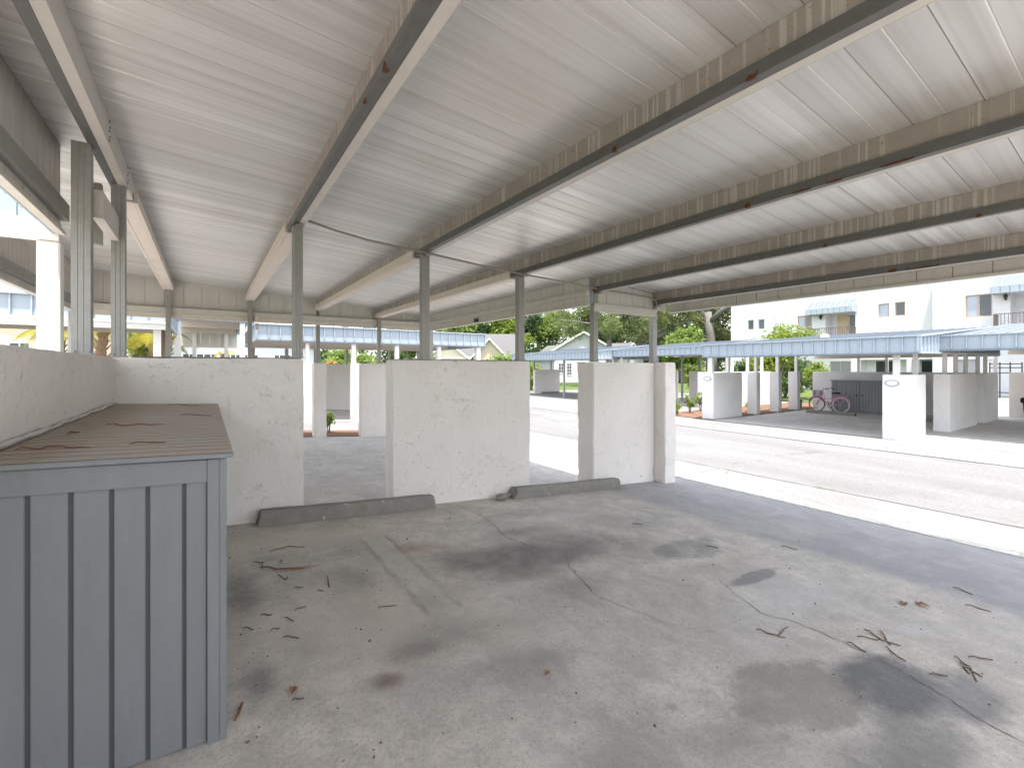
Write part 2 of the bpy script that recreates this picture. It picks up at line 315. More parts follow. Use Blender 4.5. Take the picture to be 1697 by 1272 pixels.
def tag(o, label=None, cat=None, group=None, kind=None):
    for k, v in (('label', label), ('category', cat), ('group', group), ('kind', kind)):
        if v: o[k] = v
    return o
def thing(name, label, cat, base=(0, 0, 0), group=None, rz=0., world=True):
    """an Empty at the thing's base; with world=True its parts are written in eye-relative world coordinates"""
    o = bpy.data.objects.new(name, None); C.objects.link(o); o.empty_display_size = .2
    o.location = (base[0], base[1], base[2]+CZ); o.rotation_euler = (0, 0, rz)
    if world: o['_base'] = list(base)
    return tag(o, label, cat, group)
def copy_tree(o, parent=None):
    c = o.copy(); C.objects.link(c)
    if parent is not None: c.parent = parent
    for ch in list(o.children): copy_tree(ch, c)
    return c
def structure(o): o['kind'] = 'structure'; return o

# ------------------------------------------------------------------ ground
def sheet(name, mat, x0, x1, y0, y1, dz, kind='structure', sub=1.0):
    m = MB(); xs = sorted(set([x0, x1] + [q for q in (-2.3, 6.9) if x0 < q < x1]))
    for a, b in zip(xs, xs[1:]):
        m.quad((a, y0, fl(a)+dz), (b, y0, fl(b)+dz), (b, y1, fl(b)+dz), (a, y1, fl(a)+dz))
    o = m.build(name, mat); o['kind'] = kind; return o
sheet('ground', M['grass'], -400, 400, -400, 400, -.03)
floor = sheet('carport_floor', M['slab'], -6, 6.9, -9, 5.04, 0)
sheet('adjoining_floor', M['slab2'], -6, 6.9, 5.04, 11.12, 0)  # lighter concrete colour makes up for light missing in this bay
sheet('mulch_bed', M['mulch'], -2.3, 6.7, 11.12, 12.35, .012)
sheet('walkway', M['apron'], -9, 6.9, 12.35, 14.95, -.004)
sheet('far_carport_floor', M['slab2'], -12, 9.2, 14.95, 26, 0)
sheet('apron', M['apron'], 6.9, 8.2, -60, 45, 0)
sheet('road', M['asphalt'], 8.2, 13.1, -60, 75, -.008)
sheet('far_apron', M['apron'], 13.1, 15.5, -60, 45, 0)
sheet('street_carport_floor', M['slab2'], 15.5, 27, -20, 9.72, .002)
sheet('courtyard', M['apron'], 27, 43.8, -20, 9.72, -.005)
sheet('street_mulch_bed', M['mulch'], 15.5, 27, 9.72, 12.2, .02)
sheet('garden_path', M['apron'], 15.5, 20.2, 12.2, 19, -.003)
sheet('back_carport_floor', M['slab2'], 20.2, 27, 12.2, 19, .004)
sheet('turning_area', M['apron'], 15.5, 30, 19, 29.5, -.006)
def ribbon(pts, w, dz):
    m = MB(); P = []
    for a, b in zip(pts, pts[1:]):
        for i in range(7):
            t = i/7; P.append((a[0]+(b[0]-a[0])*t+random.uniform(-.012, .012), a[1]+(b[1]-a[1])*t+random.uniform(-.012, .012)))
    P.append(pts[-1]); L = []; R = []
    for i, p in enumerate(P):
        q = P[min(i+1, len(P)-1)]; o = P[max(i-1, 0)]; dx, dy = q[0]-o[0], q[1]-o[1]; l = math.hypot(dx, dy) or 1
        h = w*random.uniform(.25, 1.)/2; L.append((p[0]-dy/l*h, p[1]+dx/l*h)); R.append((p[0]+dy/l*h, p[1]-dx/l*h))
    for i in range(len(P)-1):
        m.quad(*[(x, y, fl(x)+dz) for x, y in (L[i], R[i], R[i+1], L[i+1])])
    return m
for pts, w in (([(2.46, 4.74), (2.5, 4.28), (2.37, 3.6), (2.44, 3.3), (2.62, 3.06), (2.44, 2.78), (2.37, 2.54), (2.28, 2.33)], .008),
               ([(3.38, 2.07), (3.27, 1.89), (3.13, 1.61), (3.22, 1.39), (3.22, 1.15), (3.18, .88), (3.11, .69), (3.02, .5), (2.98, .3)], .006),
               ([(2.62, 3.06), (2.95, 3.15), (3.4, 3.3)], .005), ([(2.28, 2.33), (2.41, 1.85), (2.6, 1.59)], .004)):
    ribbon(pts, w, .0025).build('crack', M['crack'], floor)
def joint(x0, y0, x1, y1, w, name='paving_joint'):
    n = 10; structure(ribbon([(x0+(x1-x0)*i/n, y0+(y1-y0)*i/n) for i in range(n+1)], w, .003).build(name, M['crack']))
joint(8.2, -8, 8.2, 13, .055); joint(13.1, -10, 13.1, 20, .03)
for y in (-1.5, 4.0, 9.7): joint(13.1, y, 15.7, y, .012)
for y in (-1.2, 5.0): joint(6.9, y, 8.2, y, .012)

# ------------------------------------------------------------------ walls
def stucco_wall(name, label, boxes, mat='stucco', res=.07, amp=.005, group=None, cat='wall'):
    """boxes: (x0,x1,y0,y1,ztop) rising from the slab; subdivided and slightly uneven like hand-trowelled stucco"""
    m = MB()
    for (x0, x1, y0, y1, zt) in boxes: m.box(x0, x1, y0, y1, fl(x0)-.03, zt, fl(x1)-.03, zt)
    b0 = boxes[0]; o = m.build(name, M[mat], None, ((b0[0]+b0[1])/2, (b0[2]+b0[3])/2, fl(b0[0])), bevel=.014)
    if amp:
        bm = bmesh.new(); bm.from_mesh(o.data)
        big = max(b0[1]-b0[0], b0[3]-b0[2]); cuts = int(min(56, big/res))
        bmesh.ops.subdivide_edges(bm, edges=[e for e in bm.edges if e.calc_length() > res*2], cuts=cuts, use_grid_fill=True)
        for v in bm.verts:
            n = mnoise.noise_vector(Vector((v.co.x*6+o.location.x, v.co.y*6+o.location.y, v.co.z*6)))
            n2 = mnoise.noise_vector(Vector((v.co.x*1.7, v.co.y*1.7+o.location.y, v.co.z*1.7+o.location.x)))
            n3 = mnoise.noise_vector(Vector((v.co.x*19+3, v.co.y*19+o.location.y, v.co.z*19)))
            wx, wy = v.co.x+o.location.x, v.co.y+o.location.y
            for (q0, q1, q2, q3, _) in boxes:      # knocked corners
                if min(abs(wx-q0), abs(wx-q1)) < .02 and min(abs(wy-q2), abs(wy-q3)) < .02:
                    ch = max(0, mnoise.noise(Vector((wx*3, wy*3, v.co.z*7)))-.15)*(.030 if res < .1 else 0); v.co.x += ch*(1 if abs(wx-q0) < abs(wx-q1) else -1); v.co.y += ch*(1 if abs(wy-q2) < abs(wy-q3) else -1)
            v.co += n*amp + n2*amp + n3*amp*.5
        bm.to_mesh(o.data); bm.free()
        for p in o.data.polygons: p.use_smooth = True
        try: o.data.set_sharp_from_angle(angle=.7)
        except Exception: pass
    return tag(o, label, cat, group)
G1 = 'stucco partition walls of the near carport'
stucco_wall('stucco_wall', 'long low stucco side wall running behind the grey storage box', [(-.84, -.626, -1.6, 4.925, .085)], group=G1)
stucco_wall('stucco_wall', 'pale stucco wall behind the storage box, left of the first walk-through gap', [(-.84, .81, 4.93, 5.15, .082)], group=G1)
stucco_wall('stucco_wall', 'wide pale stucco wall between the two walk-through gaps', [(1.71, 3.63, 4.93, 5.15, .082)], group=G1)
stucco_wall('stucco_wall', 'stucco wall ending in a projecting pier at the street edge of the carport', [(4.79, 6.2, 4.93, 5.28, .072), (6.2, 6.5, 4.735, 5.30, .078)], group=G1)
G2 = 'stucco walls along the mulch bed'
stucco_wall('stucco_wall', 'far stucco wall hidden mostly behind the first near wall', [(-1.95, 1.2, 11.08, 11.28, .09)], group=G2)
stucco_wall('stucco_pier', 'narrow stucco pier seen through the first gap beside a yellow-green shrub', [(2.03, 2.30, 11.02, 11.3, .10)], group=G2, cat='pier')
stucco_wall('stucco_wall', 'far stucco wall seen in the right half of the first gap', [(3.08, 4.75, 11.08, 11.28, .09)], group=G2)
G3 = 'sunlit stucco piers of the carport beyond the mulch bed'
stucco_wall('stucco_pier', 'dazzling sunlit white pier seen through the first gap under a white column', [(3.78, 4.12, 14.55, 14.8, .12)], 'stucco_white', group=G3, cat='pier')
stucco_wall('stucco_pier', 'thin sunlit strip of pier just right of the first near wall', [(2.38, 2.72, 14.55, 14.8, .12)], 'stucco_white', group=G3, cat='pier')
stucco_wall('stucco_wall', 'shaded tan back wall of the carport beyond the mulch bed', [(2.2, 5.6, 20.0, 20.2, .14)], amp=0)
GS = 'stucco walls of the street carports'
stucco_wall('stucco_wall', 'bright white end pier with an oval plaque near the right edge, facing the road', [(15.3, 17.2, 4.15, 4.6, -.20)], 'stucco_white', .2, group=GS)
stucco_wall('stucco_wall', 'shaded partition wall right of the bright plaque pier, behind the thin gap', [(18.5, 21.7, 3.92, 4.3, -.20)], 'stucco_white', .2, group=GS)
stucco_wall('stucco_wall', 'farther shaded partition wall between two thin gaps at the right edge', [(22.5, 24.6, 3.88, 4.2, -.20)], 'stucco_white', .2, group=GS)
stucco_wall('stucco_wall', 'shaded back wall behind the bagged rubbish bin', [(26.2, 26.4, -8, 3.84, -.20)], 'stucco', .3, 0, group=GS)
stucco_wall('stucco_wall', 'white plaque pier with a shaded side, left end of the bicycle carport', [(15.6, 17.55, 9.75, 10.22, -.20)], 'stucco_white', .2, group=GS)
for i, (a, lab) in enumerate(((18.75, 'first slim stucco pier right of the left plaque pier'), (20.55, 'second slim stucco pier right of the left plaque pier'), (22.25, 'third slim stucco pier, just left of the bicycle'))):
    stucco_wall('stucco_pier', lab, [(a, a+.28, 9.8, 10.2, -.20)], 'stucco_white', .2, group='slim piers along the planted strip', cat='pier')
stucco_wall('stucco_wall', 'back wall behind the street storage box and bicycle', [(24.1, 24.3, 4.35, 9.95, -.20)], 'stucco_white', .3, 0, group=GS)
stucco_wall('stucco_pier', 'sunlit white pier behind the left plaque pier', [(20.0, 20.3, 12.0, 13.35, -.22)], 'stucco_white', .2, group=GS, cat='pier')
stucco_wall('stucco_wall', 'sunlit white partition seen in strips between the slim piers', [(20.6, 25.0, 12.3, 12.52, -.22)], 'stucco_white', .3, 0, group=GS)
stucco_wall('stucco_wall', 'shaded back wall left of the bushy gap, seen beside the near pier', [(25.1, 25.3, 18.25, 21, -.25)], 'stucco', .3, 0, group=GS)
stucco_wall('stucco_wall', 'shaded back wall right of the bushy gap', [(25.1, 25.3, 12.5, 17.35, -.25)], 'stucco', .3, 0, group=GS)
stucco_wall('stucco_wall', 'low pale wall with a wheel stop at the far end of the road', [(20.2, 22.6, 26.9, 27.1, -.17)], 'stucco', .3, 0, group=GS)

# ------------------------------------------------------------------ near carport and the carport adjoining it
XP = [.762+1.37*k for k in range(-2, 5)]    # beam lines, k = -2..4
def XK(k): return .762+1.37*k
def roof_pans(x0, x1, y0, y1):
    m = MB(); p = .2975; prof = [(0, .003), (.003, .0), (.075, -.0018), (.146, .0), (.150, .0025), (.156, .0), (.22, -.0018), (.2945, .0)]
    ys = []; n0 = math.floor(y0/p)
    for i in range(n0, int(y1/p)+2):
        for u, w in prof:
            y = i*p+u
            if y0 < y < y1: ys.append((y, w))
    ys = [(y0, 0)] + ys + [(y1, 0)]
    for (a, wa), (b, wb) in zip(ys, ys[1:]): m.quad((x0, a, zc(x0)+wa), (x0, b, zc(x0)+wb), (x1, b, zc(x1)+wb), (x1, a, zc(x1)+wa))
    return m
def siding_x(x, y0, y1, z0, z1, side, th=.02, pitch=.2975):
    """wall pans on the plane X=x, grooves every pitch; side=+1: pan face towards +X"""
    m = MB(); n = max(1, round((y1-y0)/pitch)); p = (y1-y0)/n
    for i in range(n):
        m.box(min(x, x-side*th), max(x, x-side*th), y0+i*p+.005, y0+(i+1)*p-.005, z0, z1)
        m.box(min(x-side*.012, x-side*th), max(x-side*.012, x-side*th), y0+(i+1)*p-.005, y0+(i+1)*p+.005, z0, z1)
        m.box(min(x, x+side*.003), max(x, x+side*.003), y0+i*p+.13, y0+i*p+.15, z0+.001, z1-.001)
    return m
def siding_y(y, x0, x1, z0, side, th=.02, pitch=.2975, ztop=None):
    """wall pans on the plane Y=y under the sloping roof; side=-1: face towards -Y"""
    m = MB(); n = max(1, round((x1-x0)/pitch)); p = (x1-x0)/n; zt = ztop or (lambda x: zc(x)-.004)
    for i in range(n):
        a, b = x0+i*p+.005, x0+(i+1)*p-.005
        m.box(a, b, min(y, y-side*th), max(y, y-side*th), z0, zt(a), z0, zt(b))
        m.box(b, b+.010, min(y-side*.012, y-side*th), max(y-side*.012, y-side*th), z0, zt(b), z0, zt(b+.010))
        m.box(a+.13, a+.15, min(y, y+side*.003), max(y, y+side*.003), z0+.001, zt(a+.13)-.001, z0+.001, zt(a+.15)-.001)
    return m
def post(parent, x, y, z0, z1, w=.09, plate=None, mat='galv_post'):
    m = MB(); h = w/2; g = .0028     # C-shaped section with grooves on the faces
    prof = [(-h, -h), (-.018, -h), (-.015, -h+g), (-.009, -h+g), (-.006, -h), (.012, -h), (.015, -h+g), (.021, -h+g), (.024, -h), (h, -h), (h, -.012), (h-g, -.009), (h-g, .009), (h, .012), (h, h), (-h, h), (-h, .012), (-h+g, .009), (-h+g, -.009), (-h, -.012)]
    m.prism(prof, lambda u, w_: (x+u, y+w_, z0+.012), lambda u, w_: (x+u, y+w_, z1))
    m.box(x-h-.012, x+h+.012, y-h-.012, y+h+.012, z0, z0+.012)
    for sx in (-1, 1):
        m.box(x+sx*(h-.012)-.008, x+sx*(h-.012)+.008, y-h-.011, y-h-.001, z0+.012, z0+.03)
    if plate: m.box(x-.02, x+.02, y-h-.004, y-h+.004, z1, plate)
    return m.build('post', M[mat], parent)
def beam(parent, x, y0, y1, trim=None, near=True):
    z = zb(x); zt = zc(x-.04)-.002
    b = bpy.data.objects.new('tmp', None)
    w = MB().box(x-.042, x-.004, y0, y1, z+.056, zt)
    o = w.build('beam', M['web'], parent)
    # keep the web's local heights measured from the beam's underside
    off = z - parent['_base'][2]
    for v in o.data.vertices: v.co.z -= off
    o.location.z = off; bs = list(parent['_base']); bs[2] += off; o['_base'] = bs
    bpy.data.objects.remove(b)
    MB().box(x-.058, x-.004, y0+.002, y1-.002, z, z+.054).box(x-.058, x-.052, y0+.002, y1-.002, z+.054, z+.066).build('flange', M['galv'], o)
    pm = MB().box(x-.002, x+.055, y0+.001, y1-.001, z+.002, zc(x+.055)-.003)
    pm.box(x+.055, x+.058, y0+.001, y1-.001, z+.001, z+.016)
    pm.build('painted_channel', M['paint_beam'], o)
    if trim:
        t = MB(); a, b2 = trim; g = .004
        t.box(x-.085, x-.059, a, b2, z-.014, z+.082); t.box(x+.059, x+.085, a+.02, b2, z-.014, z+.082)
        t.box(x-.059, x+.059, a+.005, b2, z-.016, z-.004)
        t.box(x-.089, x-.085, a+.01, b2, z+.055, z+.066); t.box(x-.06, x-.052, a+.01, b2, z-.021, z-.016)
        mid = a+(b2-a)*.47; t.box(x-.088, x+.088, mid, mid+.05, z-.019, z+.083)
        t.build('beam_trim', M['trim'], o)
    return o
near = thing('carport', 'near open carport with a pale ribbed metal roof over the stained parking slab', 'carport', (3.0, 2.0, fl(3.0)))
farc = thing('carport', 'adjoining carport behind the near walls, its beams boxed in pinkish trim', 'carport', (1.4, 8.0, fl(1.4)))
Y0, YM, Y1 = -1.0, 4.95, 11.15
roof_pans(-.95, 6.6, Y0, YM).build('roof_panel', M['ceiling'], near)
MB().box(-1.0, 6.66, Y0-.05, YM+.0, zc(-1.0)+.03, zc(-1.0)+.06, zc(6.66)+.03, zc(6.66)+.06).build('roof_sheet', M['blue_roof'], near)
MB().box(4.77, 6.66, YM+.001, 5.09, zc(4.77)+.004, zc(4.77)+.06, zc(6.66)+.004, zc(6.66)+.06).build('roof_edge', M['blue_roof'], near)
roof_pans(-1.9, 4.75, YM+.001, Y1).build('roof_panel', M['ceiling'], farc)
MB().box(-1.95, 4.8, YM+.002, Y1+.05, zc(-1.95)+.03, zc(-1.95)+.06, zc(4.8)+.03, zc(4.8)+.06).build('roof_sheet', M['blue_roof'], farc)
for k in range(-1, 5): beam(near, XK(k), Y0+.05, 5.04 if k < 4 else 4.94)
for k in range(-2, 4):
    st = {-2: 5.06, -1: 5.35, 0: 5.22, 1: 5.16, 2: 5.14, 3: 5.12}[k]
    beam(farc, XK(k), 5.045 if k > -2 else 5.0, Y1-.08, (st, Y1-.09))
for k in range(-1, 5): post(near, XK(k), 5.0, (.095 if k in (0, 1, 2) else .082) if k != -1 else .085, zb(XK(k))-.001, plate=zc(XK(k))-.01)
for y in (4.2, 2.30, .9): post(near, -.70, y, .085, zb(-.70)-.002, .098)
for k in range(-2, 4): post(farc, XK(k), 11.0 if k != 1 else 11.16, .09 if k in (-1, 0, 3, -2) else .1, zb(XK(k))-.018, .08)
# fascias: inner pans, girts and blue outer face
def fascia_x(parent, x, y0, y1, zbot, side):
    """long edge on plane X=x; side = direction of the inside (+1 inside is +X)"""
    zt = zc(x)-.003
    f = siding_x(x, y0, y1, zbot+.03, zt, side).build('fascia_lining', M['siding'], parent)
    MB().box(min(x-side*.026, x+side*.03), max(x-side*.026, x+side*.03), y0, y1, zbot, zbot+.028).build('fascia_rim', M['siding'], parent)
    gz = zbot+.11 if side > 0 else zbot+.15
    MB().box(min(x+side*.002, x+side*.052), max(x+side*.002, x+side*.052), y0, y1, gz, gz+(.13 if side > 0 else .07)).build('girt', M['paint_beam'] if side < 0 else M['galv_post'], parent)
    b = MB(); n = round((y1-y0)/.30); p = (y1-y0)/n; xo = x-side*.03
    b.box(min(xo, xo-side*.012), max(xo, xo-side*.012), y0, y1, zbot, zt+.05)
    for i in range(n+1): b.box(min(xo-side*.012, xo-side*.05), max(xo-side*.012, xo-side*.05), y0+i*p-.012, y0+i*p+.012, zbot+.03, zt+.05)
    b.build('fascia_panel', M['blue'], parent)
fascia_x(near, -.95, Y0, YM-.01, 1.04, 1); fascia_x(near, 6.6, Y0, YM-.01, .925, -1)
fascia_x(farc, -1.9, YM+.03, Y1-.03, .97, 1); fascia_x(farc, 4.75, YM+.03, Y1-.03, .925, -1)
siding_y(4.972, 4.83, 6.56, .965, -1).build('gable_siding', M['siding'], near)
MB().box(4.83, 6.27, 4.945, 4.985, .845, .962).box(4.83, 6.27, 4.925, 4.944, .925, .962).build('gable_rail', M['siding'], near)
siding_y(11.12, -1.87, 4.72, 1.17, -1).build('gable_siding', M['siding'], farc)
MB().box(-1.87, 4.72, 11.04, 11.13, 1.06, 1.166).build('gable_rail', M['siding'], farc)
MB().box(-1.87, 4.72, 11.06, 11.13, .965, 1.056).build('gable_rim', M['trim'], farc)
# outward end of the adjoining carport at the left: blue pans above a white rail on a white column
e = MB(); 
for i in range(4): e.box(-1.9+i*.235, -1.9+(i+1)*.235-.006, 4.985, 5.0, 1.155, zc(-1.9+i*.235)-.004, 1.155, zc(-1.9+(i+1)*.235)-.004)
e.build('gable_panel', M['blue'], farc)
MB().box(-1.93, -.965, 4.965, 5.06, 1.0, 1.15).build('gable_beam', M['white'], farc)
c_ = MB().box(-1.10, -.965, 5.0, 5.13, fl(-1.0)-.02, .996); c_.build('column', M['white'], farc, bevel=.008)
MB().box(-.50, .79, 4.945, 5.055, .083, .094).build('base_rail', M['galv'], near); MB().box(1.73, 3.61, 4.945, 5.055, .083, .094).build('base_rail', M['galv'], near)
# left header rail and its short hanger between the two left posts
MB().box(-.655, -.60, 4.25, 4.93, 1.06, 1.24).box(-.66, -.598, 4.25, 4.93, 1.045, 1.058).build('rail', M['paint_beam'], near)
MB().box(-.79, -.72, 5.02, 5.09, 1.02, zb(-.75)).build('hanger', M['galv_post'], near)
for y in (4.115, 4.985):
    for i in range(5): MB().box(XK(-1)+.058, XK(-1)+.063, y+.02*(i % 2)-.012, y+.02*(i % 2)-.002, zb(XK(-1))+.03+.032*i, zb(XK(-1))+.040+.032*i).build('screw', M['dark'], near)
# conduit strung along the post heads
pts = [(.83, 4.86, 1.455), (1.1, 4.86, 1.40), (1.42, 4.86, 1.355), (2.12, 4.87, 1.315), (2.78, 4.86, 1.262), (3.5, 4.87, 1.222), (4.2, 4.86, 1.198), (4.87, 4.87, 1.165), (5.6, 4.86, 1.15), (6.05, 4.86, 1.13), (6.18, 4.88, 1.08), (6.2, 4.9, 1.0)]
MB().tube(pts, .012, 8).build('conduit', M['cable'], near, smooth=True)
for k in range(0, 5): MB().box(XK(k)-.03, XK(k)+.03, 4.85, 4.957, zb(XK(k))-.028, zb(XK(k))-.012).build('conduit_clip', M['cable'], near)
# junction box on the far post and a lamp bracket
MB().box(.855, .93, 11.0, 11.06, .98, 1.10).box(.86, .92, 10.97, 11.02, .80, .94).build('junction_box', M['trim'], farc)
MB().box(4.70, 4.745, 8.3, 8.42, .96, 1.03).build('fascia_vent', M['dark'], farc)
# rust scabs eaten into the beam flanges: thin ragged flakes on the lip and the underside
def rust_scab(bm_ob, x, y, L, hz):
    z = zb(x); m = MB(); n = 14; up = []; dn = []
    for i in range(n+1):
        u = i/n; e = math.sin(math.pi*u)**.6
        up.append((y+L*(u-.5), z+.054*(.15+.85*e*random.uniform(.5, 1))*hz)); dn.append((y+L*(u-.5), z+.054*max(0, (1-e*1.3))*.6*random.random()))
    for (a, b), (c, d) in zip(zip(up, dn), list(zip(up, dn))[1:]):
        m.hexa([(x-.0605, b[0], b[1]-.001), (x-.0585, b[0], b[1]-.001), (x-.0585, d[0], d[1]-.001), (x-.0605, d[0], d[1]-.001), (x-.0605, a[0], a[1]), (x-.0585, a[0], a[1]), (x-.0585, c[0], c[1]), (x-.0605, c[0], c[1])])
    ed = [x-.0605+.042*hz*math.sin(math.pi*min(1, max(0, i/n)))**.5*random.uniform(.45, 1) for i in range(n+1)]
    for i in range(n): m.hexa([(x-.0605, up[i][0], z-.0025), (ed[i], up[i][0], z-.0025), (ed[i+1], up[i+1][0], z-.0025), (x-.0605, up[i+1][0], z-.0025), (x-.0605, up[i][0], z-.0004), (ed[i], up[i][0], z-.0004), (ed[i+1], up[i+1][0], z-.0004), (x-.0605, up[i+1][0], z-.0004)])
    m.build('rust_scab', M['rust'], bm_ob)
nb_ = [o for o in near.children if o.name.startswith('beam')]
for k, sp in {0: [(2.13, .07, 1.), (2.45, .06, .5)], 1: [(1.95, .05, .9), (1.11, .07, .6)], 2: [(1.87, .06, 1.), (1.49, .16, .35), (1.29, .12, .35), (.96, .22, .4)], 3: [(1.88, .05, .9), (.86, .05, .6)], 4: [(1.77, .10, 1.1), (1.52, .34, .4)]}.items():
    for (y, L, hz) in sp: rust_scab(nb_[k+1], XK(k), y, L*.75, hz*.75)

# ------------------------------------------------------------------ storage box
def storage_box():
    t = thing('storage_box', 'large blue-grey boarded storage box with a worn brown plywood lid, nearest the camera', 'storage box', (-.27, 3.5, fl(-.27)))
    x0, x1, y0, y1 = -.622, .06, 2.10, 4.915; f0, f1 = fl(x0), fl(x1); zt = -.338
    zt0 = zt+.018; zt1 = zt-.012
    b = MB().box(x0, x1-.02, y0+.012, y1, f0, zt0, f1, zt1); b.build('carcass', M['groove'], t)
    g = MB(); xs = [x0+.052] ; edges = [-.60, -.482, -.379, -.275, -.176, -.069, .0075]
    for a, c in zip(edges, edges[1:]): g.box(a+.0065, c-.0065, y0, y0+.011, fl(a)-.0, zt-.075)
    g.build('front_boards', M['greypaint'], t, bevel=.0025)
    fr = MB().box(x0, x1-.058, y0-.012, y0+.010, zt0-.088, zt0-.003, zt1-.088, zt1-.003); fr.build('top_rail', M['greypaint'], t, bevel=.002)
    st = MB().box(x1-.057, x1-.018, y0-.013, y0+.010, f1, zt1-.003); st.build('stile', M['greypaint'], t, bevel=.002)
    st = MB().box(x0-.0, x0+.022, y0-.012, y0+.010, f0, zt0-.09); st.build('stile', M['greypaint'], t, bevel=.002)
    s = MB(); n = 12; p = (y1-y0)/n
    for i in range(n): s.box(x1-.018, x1-.003, y0+i*p+.004, y0+(i+1)*p-.004, f1, zt1-.004)
    s.box(x1-.018, x1+.006, y0-.010, y0+.035, f1, zt1-.002); s.build('side_boards', M['greypaint'], t, bevel=.002)
    MB().box(x0, x1+.028, y0-.035, y1, zt0, zt0+.018, zt1, zt1+.018).build('lid_edge', M['greypaint'], t, bevel=.002)
    MB().box(x0+.003, x1+.024, y0-.031, y1-.003, zt0+.0178, zt0+.0195, zt1+.0178, zt1+.0195).build('lid_groove', M['lidgroove'], t)  # darker brown sheet under the lid boards
    l = MB(); n = 28; p = (y1-y0+.033)/n
    for i in range(n):
        a = y0-.034+i*p; l.box(x0+.001, x1+.027, a+.011, a+p-.011, zt0+.0185, zt0+.0212, zt1+.0185, zt1+.0212)
    l.build('lid', M['boxtop'], t)
    # bead of crumbling sealant along the wall
    q = MB(); P = [(x0+.012+random.uniform(-.006, .012), 2.2+i*.097, zt0+.030+random.uniform(0, .012)) for i in range(28)]
    q.tube(P, [random.uniform(.005, .013) for _ in P], 6).build('sealant', M['paint_beam'], t)
    return t
storage_box()

# ------------------------------------------------------------------ wheel stops, rubble, litter
def wheel_stop(x0, x1, y, label, broken=False, along='x', group='concrete wheel stops', length=None):
    L = x1-x0; m = MB(); prof = [(0, 0), (.15, 0), (.15, .085), (.125, .135), (.03, .135), (.0, .09)]; n = 16
    rings = []
    for i in range(n+1):
        u = L*i/n; e = .02 if i in (0, n) else 0; ring = []
        for (a, h) in prof:
            j = mnoise.noise(Vector((u*5, a*20, h*20+x0)))*.005
            s_ = (1 if i == 0 else -1)*e*(h/.135); ring.append((u+s_+(random.uniform(0, .05)*(h > .05) if broken and i == 0 else 0), a+j, h+j*(h > 0)))
        rings.append(ring)
    o = len(m.v); k = len(prof)
    for r in rings: m.v += r
    for i in range(n):
        for j in range(k): m.f.append((o+i*k+j, o+i*k+(j+1) % k, o+(i+1)*k+(j+1) % k, o+(i+1)*k+j))
    m.f += [tuple(o+j for j in range(k)), tuple(o+n*k+j for j in range(k-1, -1, -1))]
    ob = m.build('wheel_stop', M['stop'], bevel=.006)
    if along == 'x': ob.location = (x0, y, fl(x0)+CZ); ob.rotation_euler = (0, math.atan(SG) if x1 < 7 else 0, 0)
    else: ob.location = (y+.15, x0, GZ+CZ+.003); ob.rotation_euler = (0, 0, math.pi/2)
    return tag(ob, label, 'wheel stop', group)
wheel_stop(.39, 2.17, 4.755, 'dark mossy wheel stop spanning the first gap, spotted with white droppings')
s2 = wheel_stop(3.24, 5.2, 4.75, 'grey wheel stop with a chipped left end before the street-side wall', True)
wheel_stop(7.3, 9.1, 21.4, 'wheel stop in front of the bicycle across the road', along='y')
wheel_stop(4.75, 6.3, 21.4, 'wheel stop right of the bicycle one, half hidden by the white plaque pier', along='y')
wheel_stop(20.6, 22.2, 26.5, 'tiny dark wheel stop before the low wall at the far road end')
def chunk(x, y, s, label):
    bm = bmesh.new(); bmesh.ops.create_icosphere(bm, subdivisions=2, radius=s)
    for v in bm.verts: v.co = v.co*(1+.35*mnoise.noise(v.co*22+Vector((x*9, 0, 0)))); v.co.z *= .72; v.co.x *= 1.25
    me = bpy.data.meshes.new('concrete_chunk'); bm.to_mesh(me); bm.free(); me.materials.append(M['stop'])
    o = bpy.data.objects.new('concrete_chunk', me); C.objects.link(o); o.location = (x, y, fl(x)+CZ+s*.6)
    tag(o, label, 'rubble', 'rubble by the broken wheel stop')
chunk(3.08, 4.80, .062, 'larger broken concrete lump left of the chipped wheel stop'); chunk(3.20, 4.86, .045, 'smaller concrete lump wedged against the chipped wheel stop')

def twig(pts, r, label, group, mat='twig', z=None):
    P = []
    for i, (x, y) in enumerate(pts): P.append(Vector((x, y, 0)))
    Q = []
    for a, b in zip(P, P[1:]):
        for i in range(4): Q.append(a.lerp(b, i/4))
    Q.append(P[-1]); L = len(Q)
    pts3 = []
    for i, q in enumerate(Q):
        zz = (fl(q.x) if z is None else z(q.x)) + r*.9 + (.004*math.sin(i*1.7)+.004 if 0 < i < L-1 else 0)
        pts3.append((q.x+random.uniform(-.004, .004), q.y+random.uniform(-.004, .004), zz))
    rr = [r*(.35+.65*math.sin(math.pi*min(1, .15+.8*i/L))) for i in range(L)]
    o = MB().tube(pts3, rr, 6).build('twig', M[mat], None, pts3[0], smooth=True); return tag(o, label, 'twig', group)
GR = 'long twigs scattered on the right of the slab'; LR = 'long brown bent twig lying on the grey concrete at the right'
for p in ([(2.88, 1.51), (2.89, 1.42), (2.94, 1.36)], [(3.09, 1.42), (2.92, 1.40)], [(3.38, 1.14), (3.46, 1.05), (3.51, .96)], [(3.54, 1.16), (3.48, 1.04)], [(3.62, 1.10), (3.46, 1.0)],
          [(3.25, 1.15), (3.22, 1.05)], [(3.42, 1.01), (3.34, .95), (3.32, .89)], [(3.67, .76), (3.59, .68), (3.44, .62)], [(3.74, .71), (3.83, .63)], [(3.28, .78), (3.36, .72)], [(3.60, .72), (3.50, .66)], [(3.56, .70), (3.53, .62)]):
    twig(p, .0038, LR, GR)
